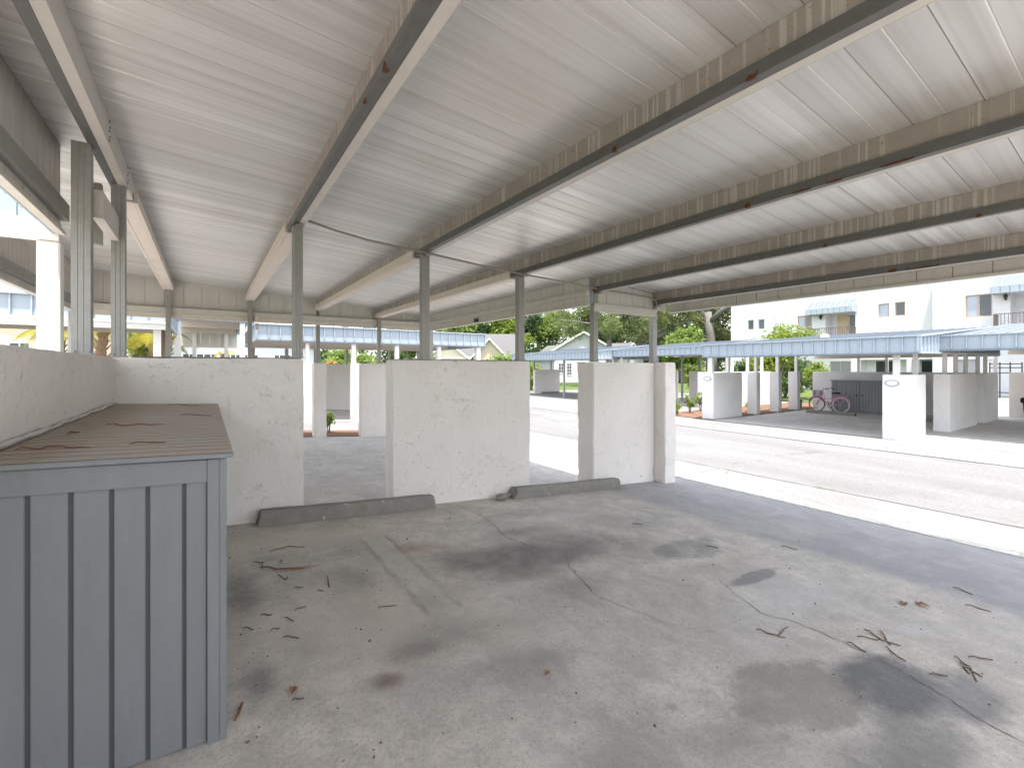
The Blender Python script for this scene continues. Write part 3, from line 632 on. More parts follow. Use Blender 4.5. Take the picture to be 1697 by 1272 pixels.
for p in ([(5.11, 1.06), (5.06, .94)], [(4.73, .92), (4.76, .79)], [(4.77, 2.25), (4.82, 2.13)], [(4.02, 2.59), (4.09, 2.5)], [(3.89, 3.4), (3.98, 3.34)]):
    twig(p, .004, 'small dark twig on the slab towards the road', 'small twigs near the road side')
GLT = 'twigs on the slab beside the storage box'
for p in ([(.42, 4.08), (.55, 4.13), (.68, 4.08)], [(.29, 3.9), (.36, 3.87)], [(.36, 3.88), (.33, 3.75)], [(.42, 3.6), (.46, 3.47), (.48, 3.54)], [(.72, 3.43), (.69, 3.24)], [(.48, 3.33), (.54, 3.32)], [(.61, 3.22), (.65, 3.2)],
          [(.27, 3.04), (.32, 3.02)], [(.44, 3.01), (.51, 3.04)], [(.38, 2.95), (.42, 2.89)], [(.17, 2.93), (.22, 2.89)], [(.3, 2.84), (.34, 2.84)], [(.35, 2.74), (.42, 2.69)], [(.89, 2.82), (1.0, 2.8)], [(.31, 2.19), (.36, 2.18)]):
    twig(p, .0034, 'short curled brown twig on the slab beside the storage box', GLT)
twig([(.34, 3.78), (.45, 3.68), (.60, 3.64)], .005, 'reddish twig on the slab, the longest one beside the storage box', GLT, 'twig_red')
twig([(.10, 2.17), (.13, 2.27)], .006, 'thick red-brown twig against the foot of the storage box', GLT, 'twig_red')
def lidz(x): return -.338+.0215+(.018-(x+.622)/.697*.03)
GT = 'twigs on the storage box lid'
for p, lab, mt in (([(-.44, 3.20), (-.33, 3.10), (-.19, 3.16)], 'curved red-brown twig in the middle of the storage box lid', 'twig_red'), ([(-.57, 2.36), (-.49, 2.37), (-.37, 2.35)], 'straight red-brown twig at the front left of the storage box lid', 'twig_red'),
                   ([(-.26, 2.40), (-.14, 2.41)], 'pale twig at the front right of the storage box lid', 'twig'), ([(-.26, 4.72), (-.05, 4.62)], 'dark twig at the far edge of the storage box lid', 'twig'), ([(-.52, 2.81), (-.49, 2.89)], 'stubby dark twig on the left of the storage box lid', 'twig'), ([(-.14, 3.73), (.03, 3.65)], 'thin twig near the far right of the storage box lid', 'twig')):
    twig(p, .003, lab, GT, mt, lidz)
def dead_leaf(x, y, s, rz, label):
    m = MB(); pr = [(-1, 0), (-.5, .42), (0, .55), (.25, .9), (.4, .35), (.9, .25), (.65, -.05), (.8, -.5), (.3, -.35), (.0, -.6), (-.55, -.35)]
    m.v = [(0, 0, .30*s)]+[(a*s, b*s, abs(b)*.55*s+.003) for a, b in pr]; n = len(pr)
    m.f = [(0, 1+i, 1+(i+1) % n) for i in range(n)]
    o = m.build('dead_leaf', M['leafbrown']); o.location = (x, y, fl(x)+CZ); o.rotation_euler = (.0, .05, rz); tag(o, label, 'leaf', 'dead leaves on the slab')
dead_leaf(4.29, 1.16, .045, .3, 'flat red-brown dead leaf with a long tip at the right of the slab'); dead_leaf(4.39, 1.08, .05, 2., 'pinkish curled dead leaf beside the red-brown leaf at the right'); dead_leaf(.33, 2.26, .03, 1., 'small dead leaf on the slab nearest the storage box foot'); dead_leaf(1.43, 1.8, .022, .4, 'tiny pale dead leaf in the middle of the slab'); dead_leaf(.47, 3.84, .022, 2., 'tiny brown dead leaf by the reddish twig')
m = MB()
for i in range(420):
    x = random.uniform(.12, 5.2); y = random.uniform(.4, 4.6) if i % 4 else random.uniform(5.2, 10.5); s = random.uniform(.002, .007)*(1.6 if random.random() < .15 else 1)
    if random.random() < .5: x = .12+abs(random.gauss(0, .7))
    a = random.random()*6.28; c_, s_ = math.cos(a)*s, math.sin(a)*s; z = fl(x)+.002
    m.hexa([(x-c_, y-s_, z), (x+s_*.5, y-c_*.5, z), (x+c_, y+s_, z), (x-s_*.5, y+c_*.5, z)] + [(x-c_*.6, y-s_*.6, z+s*.6), (x+s_*.3, y-c_*.3, z+s*.6), (x+c_*.6, y+s_*.6, z+s*.6), (x-s_*.3, y+c_*.3, z+s*.6)])
o = m.build('litter_crumbs', M['twig']); tag(o, 'fine dark crumbs of dry plant litter strewn over the concrete slab', 'litter', kind='stuff')

# ------------------------------------------------------------------ other carports (front edge along local Y, inside towards local +X)
def other_carport(label, base, L, D, zbot, ztop, rise, rz=0., post_xy=(), ptop=None, wallz=0., end_return=True, rail=False, far_end=False, backz=None):
    """heights are above base; zbot/ztop: bottom and top of the front fascia"""
    t = thing('carport', label, 'carport', base, 'blue-edged carports around the road', rz, world=False)
    n = round(L/.30); p = L/n; f = MB().box(0, .03, 0, L, zbot, ztop)
    for i in range(n+1): f.box(-.045, 0, i*p-.012, i*p+.012, zbot+.03, ztop+.02)
    f.box(-.065, .05, -.02, L+.02, ztop, ztop+.03); f.build('fascia', M['blue'], t)
    MB().box(-.05, .06, -.015, L+.015, zbot-.045, zbot-.002).build('fascia_rim', M['white' if rail else 'blue_roof'], t)
    if rail: MB().box(-.02, .1, 0, L, zbot-.17, zbot-.048).build('front_beam', M['white'], t)
    zt2 = ztop+rise
    for yy, s in ((0, -1),) + (((L, 1),) if far_end else ()):
        e = MB().box(.035, D, yy-.015, yy+.015, zbot, ztop-.01, zbot+(rise*.15), zt2-.01); k = max(2, round(D/.30))
        for i in range(k+1):
            xx = .05+(D-.1)*i/k; e.box(xx-.012, xx+.012, min(yy+s*.016, yy+s*.055), max(yy+s*.016, yy+s*.055), zbot+.02, ztop+rise*xx/D-.012)
        e.box(.036, D, min(yy+s*.016, yy+s*.07), max(yy+s*.016, yy+s*.07), ztop-.008, ztop+.03, zt2-.008, zt2+.03)
        e.box(.036, D, min(yy+s*.016, yy+s*.06), max(yy+s*.016, yy+s*.06), zbot-.03, zbot+.016, zbot-.03+rise*.15, zbot+.016+rise*.15)
        e.build('end_fascia', M['blue'], t)
    rf = MB().box(.055, D+.1, -.0, L, ztop-.03, ztop+.008, zt2-.03, zt2+.008); m2 = round(L/.3)
    for i in range(1, m2): rf.box(.1, D+.1, i*L/m2-.01, i*L/m2+.01, ztop+.008, ztop+.03, zt2+.008, zt2+.03)
    rf.build('roof', M['blue_roof'], t)
    s = MB(); k = round(L/.3)
    for i in range(k): s.box(D-.02, D, i*L/k+.004, (i+1)*L/k-.004, (backz or zbot)+.12, zt2-.04)
    s.build('back_lining', M['siding'], t)
    MB().box(D-.06, D+.02, 0, L, (backz or zbot)+.02, (backz or zbot)+.115).build('back_rail', M['trim'], t)
    c = MB().box(.06, D-.03, .03, L-.03, ztop-.06, ztop-.04, zt2-.06, zt2-.04); c.build('ceiling', M['ceiling'], t)
    nb = max(2, round(D/1.8))
    for i in range(nb):
        xx = .5+(D-1.)*i/(nb-1); MB().box(xx-.04, xx+.04, .05, L-.05, zbot+.0+rise*.3*xx/D, ztop-.062+rise*(xx-.04)/D).build('beam', M['trim'], t)
    for (x, y, w, z0, mt) in post_xy:
        MB().box(x-w/2, x+w/2, y-w/2, y+w/2, z0, zbot-(.05 if not rail or x > .2 else .172) if x < .6 else zbot+rise*.3*x/D).build('post', M[mt], t)
    return t
g = GZ
# A: right-hand carport with the bin;  B: bicycle carport;  C: set back;  D: far end of the road
wt = -.20-GZ  # street posts coloured white in place of bounced light
other_carport('street carport at the right edge, set back, over the rubbish bin', (16.9, -10.5, g), 14.34, 9.2, 2.43, 2.80, .85, post_xy=[(x, 14.6, .10, wt, 'white') for x in (1.9, 3.1, 4.3, 5.9, 7.0, 8.6)] + [(.1, y, .1, 0, 'white') for y in (1.5, 6.)], end_return=False)
bike_port = other_carport('street carport with the pink bicycle and grey storage box', (15.1, 3.80, g), 6.05, 9.0, 2.33, 2.74, .70, post_xy=[(.42, .55, .13, wt, 'white'), (.62, 6.1, .13, wt, 'white'), (1.7, 6.1, .12, wt, 'white'), (3.8, 6.12, .1, wt, 'white'), (5.6, 6.12, .12, wt, 'white'), (7.3, 6.12, .1, wt, 'white'), (1.95, .55, .1, wt, 'white'), (9.05, 4.3, .1, wt, 'white'), (9.05, 2.3, .1, wt, 'white'), (9.05, 3.3, .1, wt, 'white')])
MB().tube([(1.9, 2.85, .97-GZ), (1.9, 2.85, 1.06-GZ), (1.9, 2.85, 1.10-GZ)], [.13, .12, .05], 12).build('roof_vent', M['white'], bike_port, smooth=True)
other_carport('street carport set back behind the left plaque pier and young shrubs', (19.7, 12.65, g), 5.95, 5.6, 2.57, 2.93, .55, post_xy=[(.45, .15, .13, 1.72, 'white'), (.35, 3.1, .1, 0, 'galv_post'), (.3, 5.6, .1, 0, 'white'), (5.5, .6, .1, 1.7, 'galv_post'), (5.5, 2.2, .1, 1.7, 'galv_post'), (5.5, 4.0, .1, 1.7, 'galv_post'), (2.6, 3.2, .1, 0, 'galv_post'), (1.8, -.2, .11, 1.72, 'white'), (3.2, -.2, .11, 1.72, 'white'), (4.6, -.2, .11, 1.72, 'white')])
other_carport('far street carport by the low wall at the end of the road', (18.4, 18.7, g), 8.5, 5.0, 2.44, 2.86, .5, post_xy=[(.3, .3, .12, 0, 'white'), (.35, 3.2, .1, 0, 'galv_post'), (1.8, 8.3, .1, 1.77, 'galv_post'), (3.4, 8.3, .1, 1.77, 'galv_post'), (3., .3, .1, 0, 'white')])
b3 = fl(4.)
other_carport('carport beyond the mulch bed with a long blue fascia seen over the near walls', (8.75, 14.8, b3), 7.55, 6.2, .80-b3, 1.23-b3, -.10, math.pi/2, far_end=True,
              post_xy=[(.12, .25, .17, 0, 'white'), (.12, 1.85, .13, 0, 'white'), (.12, 3.4, .13, 0, 'white'), (.12, 4.83, .13, .12-b3, 'white'), (.12, 6.2, .10, .12-b3, 'white'), (5.8, .3, .10, 0, 'galv_post'), (5.8, 1.7, .1, 0, 'galv_post'), (5.9, 3.6, .12, .14-b3, 'galv_post'), (5.9, 4.9, .1, .14-b3, 'galv_post'), (5.9, 6.0, .12, .14-b3, 'galv_post'), (5.8, 7.2, .1, 0, 'galv_post')])
b4 = fl(-2.3)
other_carport('carport at the far left with a white front beam under a blue fascia', (-.75, 12.6, b4), 8., 4.6, 1.0-b4, 1.42-b4, -.06, math.pi/2, rail=True, far_end=True,
              post_xy=[(.12, .15, .13, 0, 'white'), (.12, 5.6, .13, 0, 'white')])
b5 = fl(0)
other_carport('small pale carport interior seen between the left palms and the blue fascia', (1.1, 16.6, b5), 1.95, 6.2, 1.46-b5, 1.86-b5, -.22, math.pi/2, backz=.80-b5,
              post_xy=[(.12, .15, .14, 0, 'white'), (.12, 1.8, .16, 0, 'white'), (6.0, .4, .14, 0, 'white'), (6.0, 1.5, .14, 0, 'white')])

# ------------------------------------------------------------------ street-side objects
def plaque(x, y, z, label):
    m = MB(); n = 24; prof = [(math.cos(2*math.pi*i/n)*.16, math.sin(2*math.pi*i/n)*.085) for i in range(n)]
    t = thing('number_plaque', label, 'plaque', (x, y, z), 'oval plaques on the white piers')
    m.prism(prof, lambda u, w: (x, y+u, z+w), lambda u, w: (x-.02, y+u, z+w)); m.build('plate', M['white'], t)
    r = MB()
    for i in range(n):
        a, b = 2*math.pi*i/n, 2*math.pi*(i+1)/n
        r.hexa([(x-.02, y+.16*math.cos(a), z+.085*math.sin(a)), (x-.02, y+.16*math.cos(b), z+.085*math.sin(b)), (x-.02, y+.125*math.cos(b), z+.06*math.sin(b)), (x-.02, y+.125*math.cos(a), z+.06*math.sin(a)),
                (x-.028, y+.16*math.cos(a), z+.085*math.sin(a)), (x-.028, y+.16*math.cos(b), z+.085*math.sin(b)), (x-.028, y+.125*math.cos(b), z+.06*math.sin(b)), (x-.028, y+.125*math.cos(a), z+.06*math.sin(a))])
    r.build('rim', M['grey_door'], t)
plaque(15.297, 4.38, -.42, 'oval grey-rimmed plaque on the right white pier'); plaque(15.597, 9.99, -.42, 'oval grey-rimmed plaque on the left white pier')
def street_box():
    t = thing('storage_box', 'long grey boarded storage box with double doors behind the pink bicycle', 'storage box', (23.5, 7.4, GZ))
    x, y0, y1, z0, z1 = 22.95, 6.35, 8.72, GZ, -.55
    MB().box(x+.03, 24.05, y0, y1, z0, z1-.05).build('carcass', M['greypaint_lit'], t)
    def boards(a, b, name):
        m = MB(); n = round((b-a)/.105); p = (b-a)/n
        for i in range(n): m.box(x, x+.025, a+i*p+.006, a+(i+1)*p-.006, z0+.06, z1-.06)
        return m.build(name, M['greypaint_lit'], t)
    boards(y0, 6.80, 'side_panel'); d1 = boards(6.82, 7.66, 'door'); d2 = boards(7.68, 8.5, 'door'); boards(8.52, y1, 'side_panel')
    for y, d in ((7.58, d1), (7.76, d2)): MB().box(x-.04, x-.001, y-.02, y+.02, -1.22, -1.16).build('handle', M['dark'], d)
    for z in (-.75, -1.65): MB().box(x-.015, x-.001, 6.83, 6.9, z, z+.1).build('hinge', M['dark'], d1)
    MB().box(x-.04, 24.08, y0-.03, y1+.03, z1-.05, z1).build('lid', M['greypaint_lit'], t)
street_box()
def bicycle(x, yr, yf, label):
    t = thing('bicycle', label, 'bicycle', (x, (yr+yf)/2, GZ)); r = .33; za = GZ+r+.004
    for y, nm in ((yf, 'wheel'), (yr, 'wheel')):
        w = MB().ring((x, y, za), r-.045, .010, 0).build('wheel', M['chrome'], t, smooth=True)
        MB().ring((x, y, za), r-.022, .026, 0).build('tyre', M['cream'] if y == yr else M['tyre_red'], w, smooth=True)
        s = MB()
        for i in range(14):
            a = math.pi*2*i/14; s.tube([(x+(.02 if i % 2 else -.02), y, za), (x, y+(r-.045)*math.cos(a), za+(r-.045)*math.sin(a))], .0035, 4)
        s.tube([(x-.05, y, za), (x+.05, y, za)], .022, 8); s.build('spokes', M['chrome'], w)
        f = MB(); P = [(x, y+(r+.03)*math.cos(a), za+(r+.03)*math.sin(a)) for a in [math.radians(q) for q in range(20, 171, 15)]]
        f.tube(P, .018, 6).build('mudguard', M['pink'], t, smooth=True)
    bb = (x, yr+.42, GZ+.30); head_b = (x, yf-.17, GZ+.62); head_t = (x, yf-.24, GZ+.86); st = (x, yr+.22, GZ+.78)
    f = MB(); f.tube([bb, (x, yr+.60, GZ+.40), (x, yr+.78, GZ+.55), head_b], .020, 8); f.tube([bb, st], .018, 8); f.tube([head_b, head_t], .022, 8)
    f.tube([(x, yr+.29, GZ+.58), (x, yr+.60, GZ+.56), head_t], .016, 8)
    for s in (-.035, .035):
        f.tube([(x+s, yr, za), (x+s*.6, yr+.42, GZ+.30)], .011, 6); f.tube([(x+s, yr, za), (x+s*.5, yr+.24, GZ+.70)], .011, 6); f.tube([(x+s, yf, za), (x+s, yf-.10, GZ+.52), head_b], .013, 6)
    f.build('frame', M['pink'], t, smooth=True)
    MB().tube([(x-.30, yf-.46, GZ+1.02), (x-.22, yf-.34, GZ+1.06), (x, yf-.26, GZ+.98), (x+.22, yf-.34, GZ+1.06), (x+.30, yf-.46, GZ+1.02)], .012, 8).tube([head_t, (x, yf-.26, GZ+.98)], .013, 8).build('handlebar', M['chrome'], t, smooth=True)
    g_ = MB()
    for s in (-1, 1): g_.tube([(x+s*.30, yf-.46, GZ+1.02), (x+s*.28, yf-.56, GZ+1.0)], .018, 8)
    g_.build('grip', M['black'], t)
    bk = MB()
    y0, y1, z0, z1 = yf-.16, yf+.10, GZ+.70, GZ+.93
    for k in range(5): z = z0+(z1-z0)*k/4; bk.tube([(x-.16, y0, z), (x+.16, y0, z), (x+.16, y1, z), (x-.16, y1, z), (x-.16, y0, z)], .007, 5)
    for k in range(6):
        xx = x-.16+.32*k/5
        for yy in (y0, y1): bk.tube([(xx, yy, z0), (xx, yy, z1)], .006, 5)
    for k in range(1, 4):
        for xx in (x-.16, x+.16): bk.tube([(xx, y0+(y1-y0)*k/4, z0), (xx, y0+(y1-y0)*k/4, z1)], .006, 5)
    bk.build('basket', M['purple'], t)
    se = MB(); se.hexa([(x-.09, yr+.05, GZ+.80), (x+.09, yr+.05, GZ+.80), (x+.025, yr+.36, GZ+.81), (x-.025, yr+.36, GZ+.81), (x-.10, yr+.04, GZ+.88), (x+.10, yr+.04, GZ+.88), (x+.02, yr+.36, GZ+.855), (x-.02, yr+.36, GZ+.855)])
    se.build('saddle', M['black'], t, bevel=.02)
    ck = MB().ring(bb, .085, .012, 0, 20, 5); ck.tube([(x-.06, bb[1]-.10, bb[2]-.13), (x-.06, bb[1], bb[2]), (x+.06, bb[1], bb[2]), (x+.06, bb[1]+.10, bb[2]+.13)], .010, 6)
    ck.box(x-.15, x-.06, bb[1]-.14, bb[1]-.06, bb[2]-.145, bb[2]-.12).box(x+.06, x+.15, bb[1]+.06, bb[1]+.14, bb[2]+.12, bb[2]+.145); ck.build('crank', M['black'], t)
    rk = MB().tube([(x-.06, yr+.2, GZ+.72), (x-.06, yr-.28, GZ+.72), (x+.06, yr-.28, GZ+.72), (x+.06, yr+.2, GZ+.72)], .008, 6); rk.tube([(x-.06, yr-.2, GZ+.72), (x-.05, yr, za)], .007, 5).build('rear_rack', M['pink'], t)
bicycle(22.42, 8.16, 9.08, 'pink bicycle with purple basket and cream rear tyre leaning by the grey box')
def bin_():
    t = thing('rubbish_bin', 'grey rubbish bin with a black bag over its rim at the right edge', 'bin', (25.0, 3.05, GZ))
    x, y = 25.0, 3.0; z1 = GZ+.80
    MB().hexa([(x-.24, y-.24, GZ+.004), (x+.24, y-.24, GZ+.004), (x+.24, y+.24, GZ+.004), (x-.24, y+.24, GZ+.004), (x-.30, y-.30, z1), (x+.30, y-.30, z1), (x+.30, y+.30, z1), (x-.30, y+.30, z1)]).build('bin_body', M['binbody'], t, bevel=.02)
    m = MB(); n = 40; o = 0
    ring = []
    for i in range(n):
        a = 2*math.pi*i/n; q = .34/max(abs(math.cos(a)), abs(math.sin(a)))*.97; d = .13+.05*math.sin(3*a)+.03*math.sin(7*a)
        ring.append((a, q, d))
    for (a, q, d) in ring: m.v.append((x+q*math.cos(a), y+q*math.sin(a), z1-d))
    for (a, q, d) in ring: m.v.append((x+q*1.02*math.cos(a), y+q*1.02*math.sin(a), z1+.02+.012*math.sin(5*a)))
    for (a, q, d) in ring: m.v.append((x+q*.5*math.cos(a), y+q*.5*math.sin(a), z1+.05+.01*math.sin(4*a)))
    m.v.append((x, y, z1+.06))
    for i in range(n):
        j = (i+1) % n; m.f += [(i, j, n+j, n+i), (n+i, n+j, 2*n+j, 2*n+i), (2*n+i, 2*n+j, 3*n)]
    m.build('bin_bag', M['black'], t, smooth=True)
bin_()

# ------------------------------------------------------------------ apartment building
def facade(x, y0, y1, z0, z1, holes, depth=.18):
    """wall on plane X=x facing -X with recessed rectangular openings (ya,yb,za,zb)"""
    m = MB(); ys = sorted({y0, y1, *[h[0] for h in holes], *[h[1] for h in holes]}); zs = sorted({z0, z1, *[h[2] for h in holes], *[h[3] for h in holes]})
    for a, b in zip(ys, ys[1:]):
        for c, d in zip(zs, zs[1:]):
            my, mz = (a+b)/2, (c+d)/2
            if any(h[0] < my < h[1] and h[2] < mz < h[3] for h in holes): continue
            m.quad((x, a, c), (x, a, d), (x, b, d), (x, b, c))
    for h in holes:
        dp = h[4] if len(h) > 4 else depth; a, b, c, d = h[:4]
        m.quad((x, a, c), (x+dp, a, c), (x+dp, a, d), (x, a, d)); m.quad((x, b, c), (x, b, d), (x+dp, b, d), (x+dp, b, c))
        m.quad((x, a, d), (x+dp, a, d), (x+dp, b, d), (x, b, d)); m.quad((x, a, c), (x, b, c), (x+dp, b, c), (x+dp, a, c))
        if dp > .5: m.quad((x+dp, a, c), (x+dp, b, c), (x+dp, b, d), (x+dp, a, d))
    return m
def window(parent, x, ya, yb, za, zb_, panes=('pane',), mat='wood', dp=.1):
    f = MB(); w = .07; X0, X1 = x+dp-.04, x+dp+.04
    f.box(X0, X1, ya, yb, zb_-w, zb_-.002).box(X0, X1, ya, yb, za+.002, za+w).box(X0, X1, ya+.002, ya+w, za+w, zb_-w).box(X0, X1, yb-w, yb-.002, za+w, zb_-w)
    n = len(panes)
    for i in range(1, n):
        q = ya+(yb-ya)*i/n; f.box(X0+.002, X1-.002, q-w*.6, q+w*.6, za+w, zb_-w)
    wn = f.build('window', M[mat], parent)
    for i, p in enumerate(panes): MB().box(x+dp-.005, x+dp+.015, ya+(yb-ya)*i/n+w*.4, ya+(yb-ya)*(i+1)/n-w*.4, za+w*.5, zb_-w*.5).build('pane', M[p], wn)
    return wn
def apartment():
    t = thing('apartment_building', 'white two-storey stucco apartment building with blue awnings across the road', 'building', (46, 10, GZ))
    TOP = 6.75
    x1, x2, x3 = 45.9, 45.0, 44.2; ya, yb, yc, yd = 26.7, 21.6, 10.3, -14.
    W1 = [(24.31, 24.9, 3.82, 4.8), (23.25, 23.85, 3.80, 4.78)]
    W2 = [(18.62, 19.8, 3.30, 4.68), (13.08, 13.78, 4.02, 5.10), (12.08, 12.72, 4.02, 5.12), (18.62, 19.8, -.9, .58), (15.66, 17.2, -.9, .52), (12.0, 15.05, GZ+.05, .62, 1.25), (10.42, 11.7, GZ+.05, .60, 1.25)]
    B2 = (15.35, 17.55, 2.42, 4.70, 1.3)
    W3 = [(7.25, 8.56, 3.48, 5.02), (7.88, 9.05, GZ+.05, .55), (7.25, 7.62, GZ+.05, .52), (4.9, 5.7, GZ+.05, .52), (1., 2.2, -.9, .5), (-3.5, -1.8, 3.5, 5.0)]
    B3 = (3.4, 6.42, 2.42, 4.95, 1.3)
    w = facade(x1, yb, ya, GZ, TOP, W1); w2 = facade(x2, yc, yb, GZ, TOP, W2+[B2]); w3 = facade(x3, yd, yc, GZ, TOP, W3+[B3])
    for q in (w2, w3):
        o = len(w.v); w.v += q.v; w.f += [tuple(i+o for i in f) for f in q.f]
    w.box(x1+.002, 58, yd, ya, TOP-.25, TOP); w.quad((x1, ya, GZ), (58, ya, GZ), (58, ya, TOP), (x1, ya, TOP))
    w.box(x2+.002, x1-.001, yb-.2, yb, GZ, TOP-.001); w.box(x3+.002, x2-.001, yc-.2, yc, GZ, TOP-.001); w.box(x2+.003, x1, yd, yb-.2, TOP-.22, TOP-.002); w.box(x3+.003, x2, yd, yc-.2, TOP-.21, TOP-.003)
    w.quad((58, yd, GZ), (58, ya, GZ), (58, ya, TOP), (58, yd, TOP)); w.quad((x3, yd, GZ), (58, yd, GZ), (58, yd, TOP), (x3, yd, TOP))
    w.build('wall', M['bldg'], t)
    for h in W1: window(t, x1, *h[:4], ('pane',), 'grey_door')
    window(t, x2, *W2[0], ('curtain', 'pane_blue')); window(t, x2, *W2[1], ('pane_blue',)); window(t, x2, *W2[2], ('pane',))
    window(t, x2, *W2[3], ('curtain', 'curtain'), 'grey_door'); window(t, x2, *W2[4], ('curtain', 'curtain'), 'grey_door')
    window(t, x3, *W3[0], ('pane', 'pane_blue')); window(t, x3, *W3[4], ('curtain', 'pane')); window(t, x3, *W3[5], ('pane', 'pane_blue'))
    def door(x, ya_, yb_, z0, z1, mat, dp=.12, handle=True):
        d = MB().box(x+dp, x+dp+.05, ya_+.004, yb_-.004, z0, z1-.004).box(x+dp-.015, x+dp, ya_+.1, yb_-.1, z0+.2, z0+.9).box(x+dp-.015, x+dp, ya_+.1, yb_-.1, z0+1.0, z1-.2).build('door', M[mat], t)
        if handle: MB().box(x+dp-.07, x+dp-.016, yb_-.16, yb_-.1, z0+.95, z0+1.02).build('handle', M['dark'], d)
    door(x2+1.08, 12.9, 14.3, GZ+.052, .50, 'pane_dark'); door(x2+1.08, 10.55, 11.4, GZ+.052, .50, 'pane_dark'); door(x3, 7.88, 9.05, GZ+.05, .55, 'grey_door'); door(x3, 7.25, 7.62, GZ+.05, .52, 'white'); door(x3, 4.9, 5.7, GZ+.05, .52, 'wood')
    for (x, a, b) in ((x2+1.3, 15.35, 17.55), (x3+1.3, 3.4, 6.42)):
        z0, z1 = 2.43, 4.55
        d = MB().box(x-.06, x-.01, a+.9, a+1.75, z0, z1).build('door', M['door_tan'], t); MB().box(x-.1, x-.061, a+.98, a+1.04, z0+.95, z0+1.02).build('handle', M['dark'], d)
        MB().box(x-.05, x-.008, a+.05, a+.82, z0, z1-.1).build('sliding_pane', M['pane'], t)
    def awning(x, a, b, z0, z1):
        m = MB(); n = round((b-a)/.42); p = (b-a)/n; pj = 1.0
        for i in range(n):
            c, d = a+i*p+.01, a+(i+1)*p-.02; m.hexa([(x-pj, c, z0+.32), (x-.005, c, z1-.05), (x-.005, d, z1-.05), (x-pj, d, z0+.32), (x-pj, c, z0+.36), (x-.005, c, z1-.01), (x-.005, d, z1-.01), (x-pj, d, z0+.36)])
            m.box(x-pj-.03, x-pj, c, d, z0-.05, z0+.36); m.hexa([(x-pj-.04, d-.02, z0+.36), (x-.005, d-.02, z1), (x-.005, d+.02, z1), (x-pj-.04, d+.02, z0+.36), (x-pj-.04, d-.02, z0+.42), (x-.005, d-.02, z1+.06), (x-.005, d+.02, z1+.06), (x-pj-.04, d+.02, z0+.42)])
        for yy in (a, b): m.hexa([(x-pj, yy-.015, z0-.05), (x-.005, yy-.015, z0-.05), (x-.005, yy+.015, z0-.05), (x-pj, yy+.015, z0-.05), (x-pj, yy-.015, z0+.31), (x-.005, yy-.015, z1-.06), (x-.005, yy+.015, z1-.06), (x-pj, yy+.015, z0+.31)])
        aw = m.build('awning', M['blue'], t)
        tp = MB(); tp.hexa([(x-pj-.01, a, z0+.368), (x-.005, a, z1-.0), (x-.005, b, z1-.0), (x-pj-.01, b, z0+.368), (x-pj-.01, a, z0+.375), (x-.005, a, z1+.007), (x-.005, b, z1+.007), (x-pj-.01, b, z0+.375)]); tp.build('awning_top', M['blue_roof'], aw)
    awning(x2, 15.25, 18.7, 4.66, 5.75); awning(x3, 3.3, 7.15, 4.92, 6.05)
    def railing(x, a, b, z0, z1):
        m = MB().box(x-1.45, x-.005, a, b, z0-.2, z0-.02); m.build('balcony_slab', M['bldg'], t)
        r = MB(); X = x-1.4
        for z in (z0+.08, z1-.03): r.box(X-.025, X+.025, a, b, z-.025, z+.025)
        for yy in (a+.03, b-.03):
            for z in (z0+.08, z1-.03): r.box(X+.026, x-.01, yy-.02, yy+.02, z-.02, z+.02)
            for i in range(1, 9): xx = X+(x-X)*i/9; r.box(xx-.014, xx+.014, yy-.014, yy+.014, z0+.1, z1-.055)
        n = round((b-a)/.17)
        for i in range(n+1): yy = a+.02+(b-a-.04)*i/n; r.box(X-.014, X+.014, yy-.014, yy+.014, z0-.02, z1-.055)
        r.build('balcony_railing', M['railbrown'], t)
    railing(x2, 15.25, 18.3, 2.40, 3.36); railing(x3, 3.3, 6.98, 2.40, 3.5)
    def lantern(x, y, z):
        m = MB().box(x-.03, x-.002, y-.05, y+.05, z, z+.16).tube([(x-.03, y, z+.12), (x-.16, y, z+.16), (x-.2, y, z+.08)], .014, 6)
        m.hexa([(x-.24, y-.05, z-.26), (x-.16, y-.05, z-.26), (x-.16, y+.05, z-.26), (x-.24, y+.05, z-.26), (x-.30, y-.10, z+.02), (x-.10, y-.10, z+.02), (x-.10, y+.10, z+.02), (x-.30, y+.10, z+.02)])
        m.hexa([(x-.31, y-.11, z+.02), (x-.09, y-.11, z+.02), (x-.09, y+.11, z+.02), (x-.31, y+.11, z+.02), (x-.22, y-.02, z+.13), (x-.18, y-.02, z+.13), (x-.18, y+.02, z+.13), (x-.22, y+.02, z+.13)]).build('wall_lantern', M['dark'], t)
    lantern(x2, 17.85, 4.45); lantern(x3, 6.6, 4.72); lantern(x2, 12.45, .30)
apartment()
def iron_rail():
    t = thing('iron_railing', 'black iron railing by the ground-floor doorway of the white building', 'railing', (42, 6.5, GZ))
    m = MB()
    for z in (.22, -.02, -.35, -1.6): m.box(41.98, 42.02, 5.6, 7.0, z-.03, z+.03)
    m.build('rail_bars', M['dark'], t); p = MB()
    for y in (5.6, 6.1, 6.55, 7.0): p.box(41.97, 42.03, y-.03, y+.03, GZ, .32)
    p.build('rail_posts', M['dark'], t)
iron_rail()

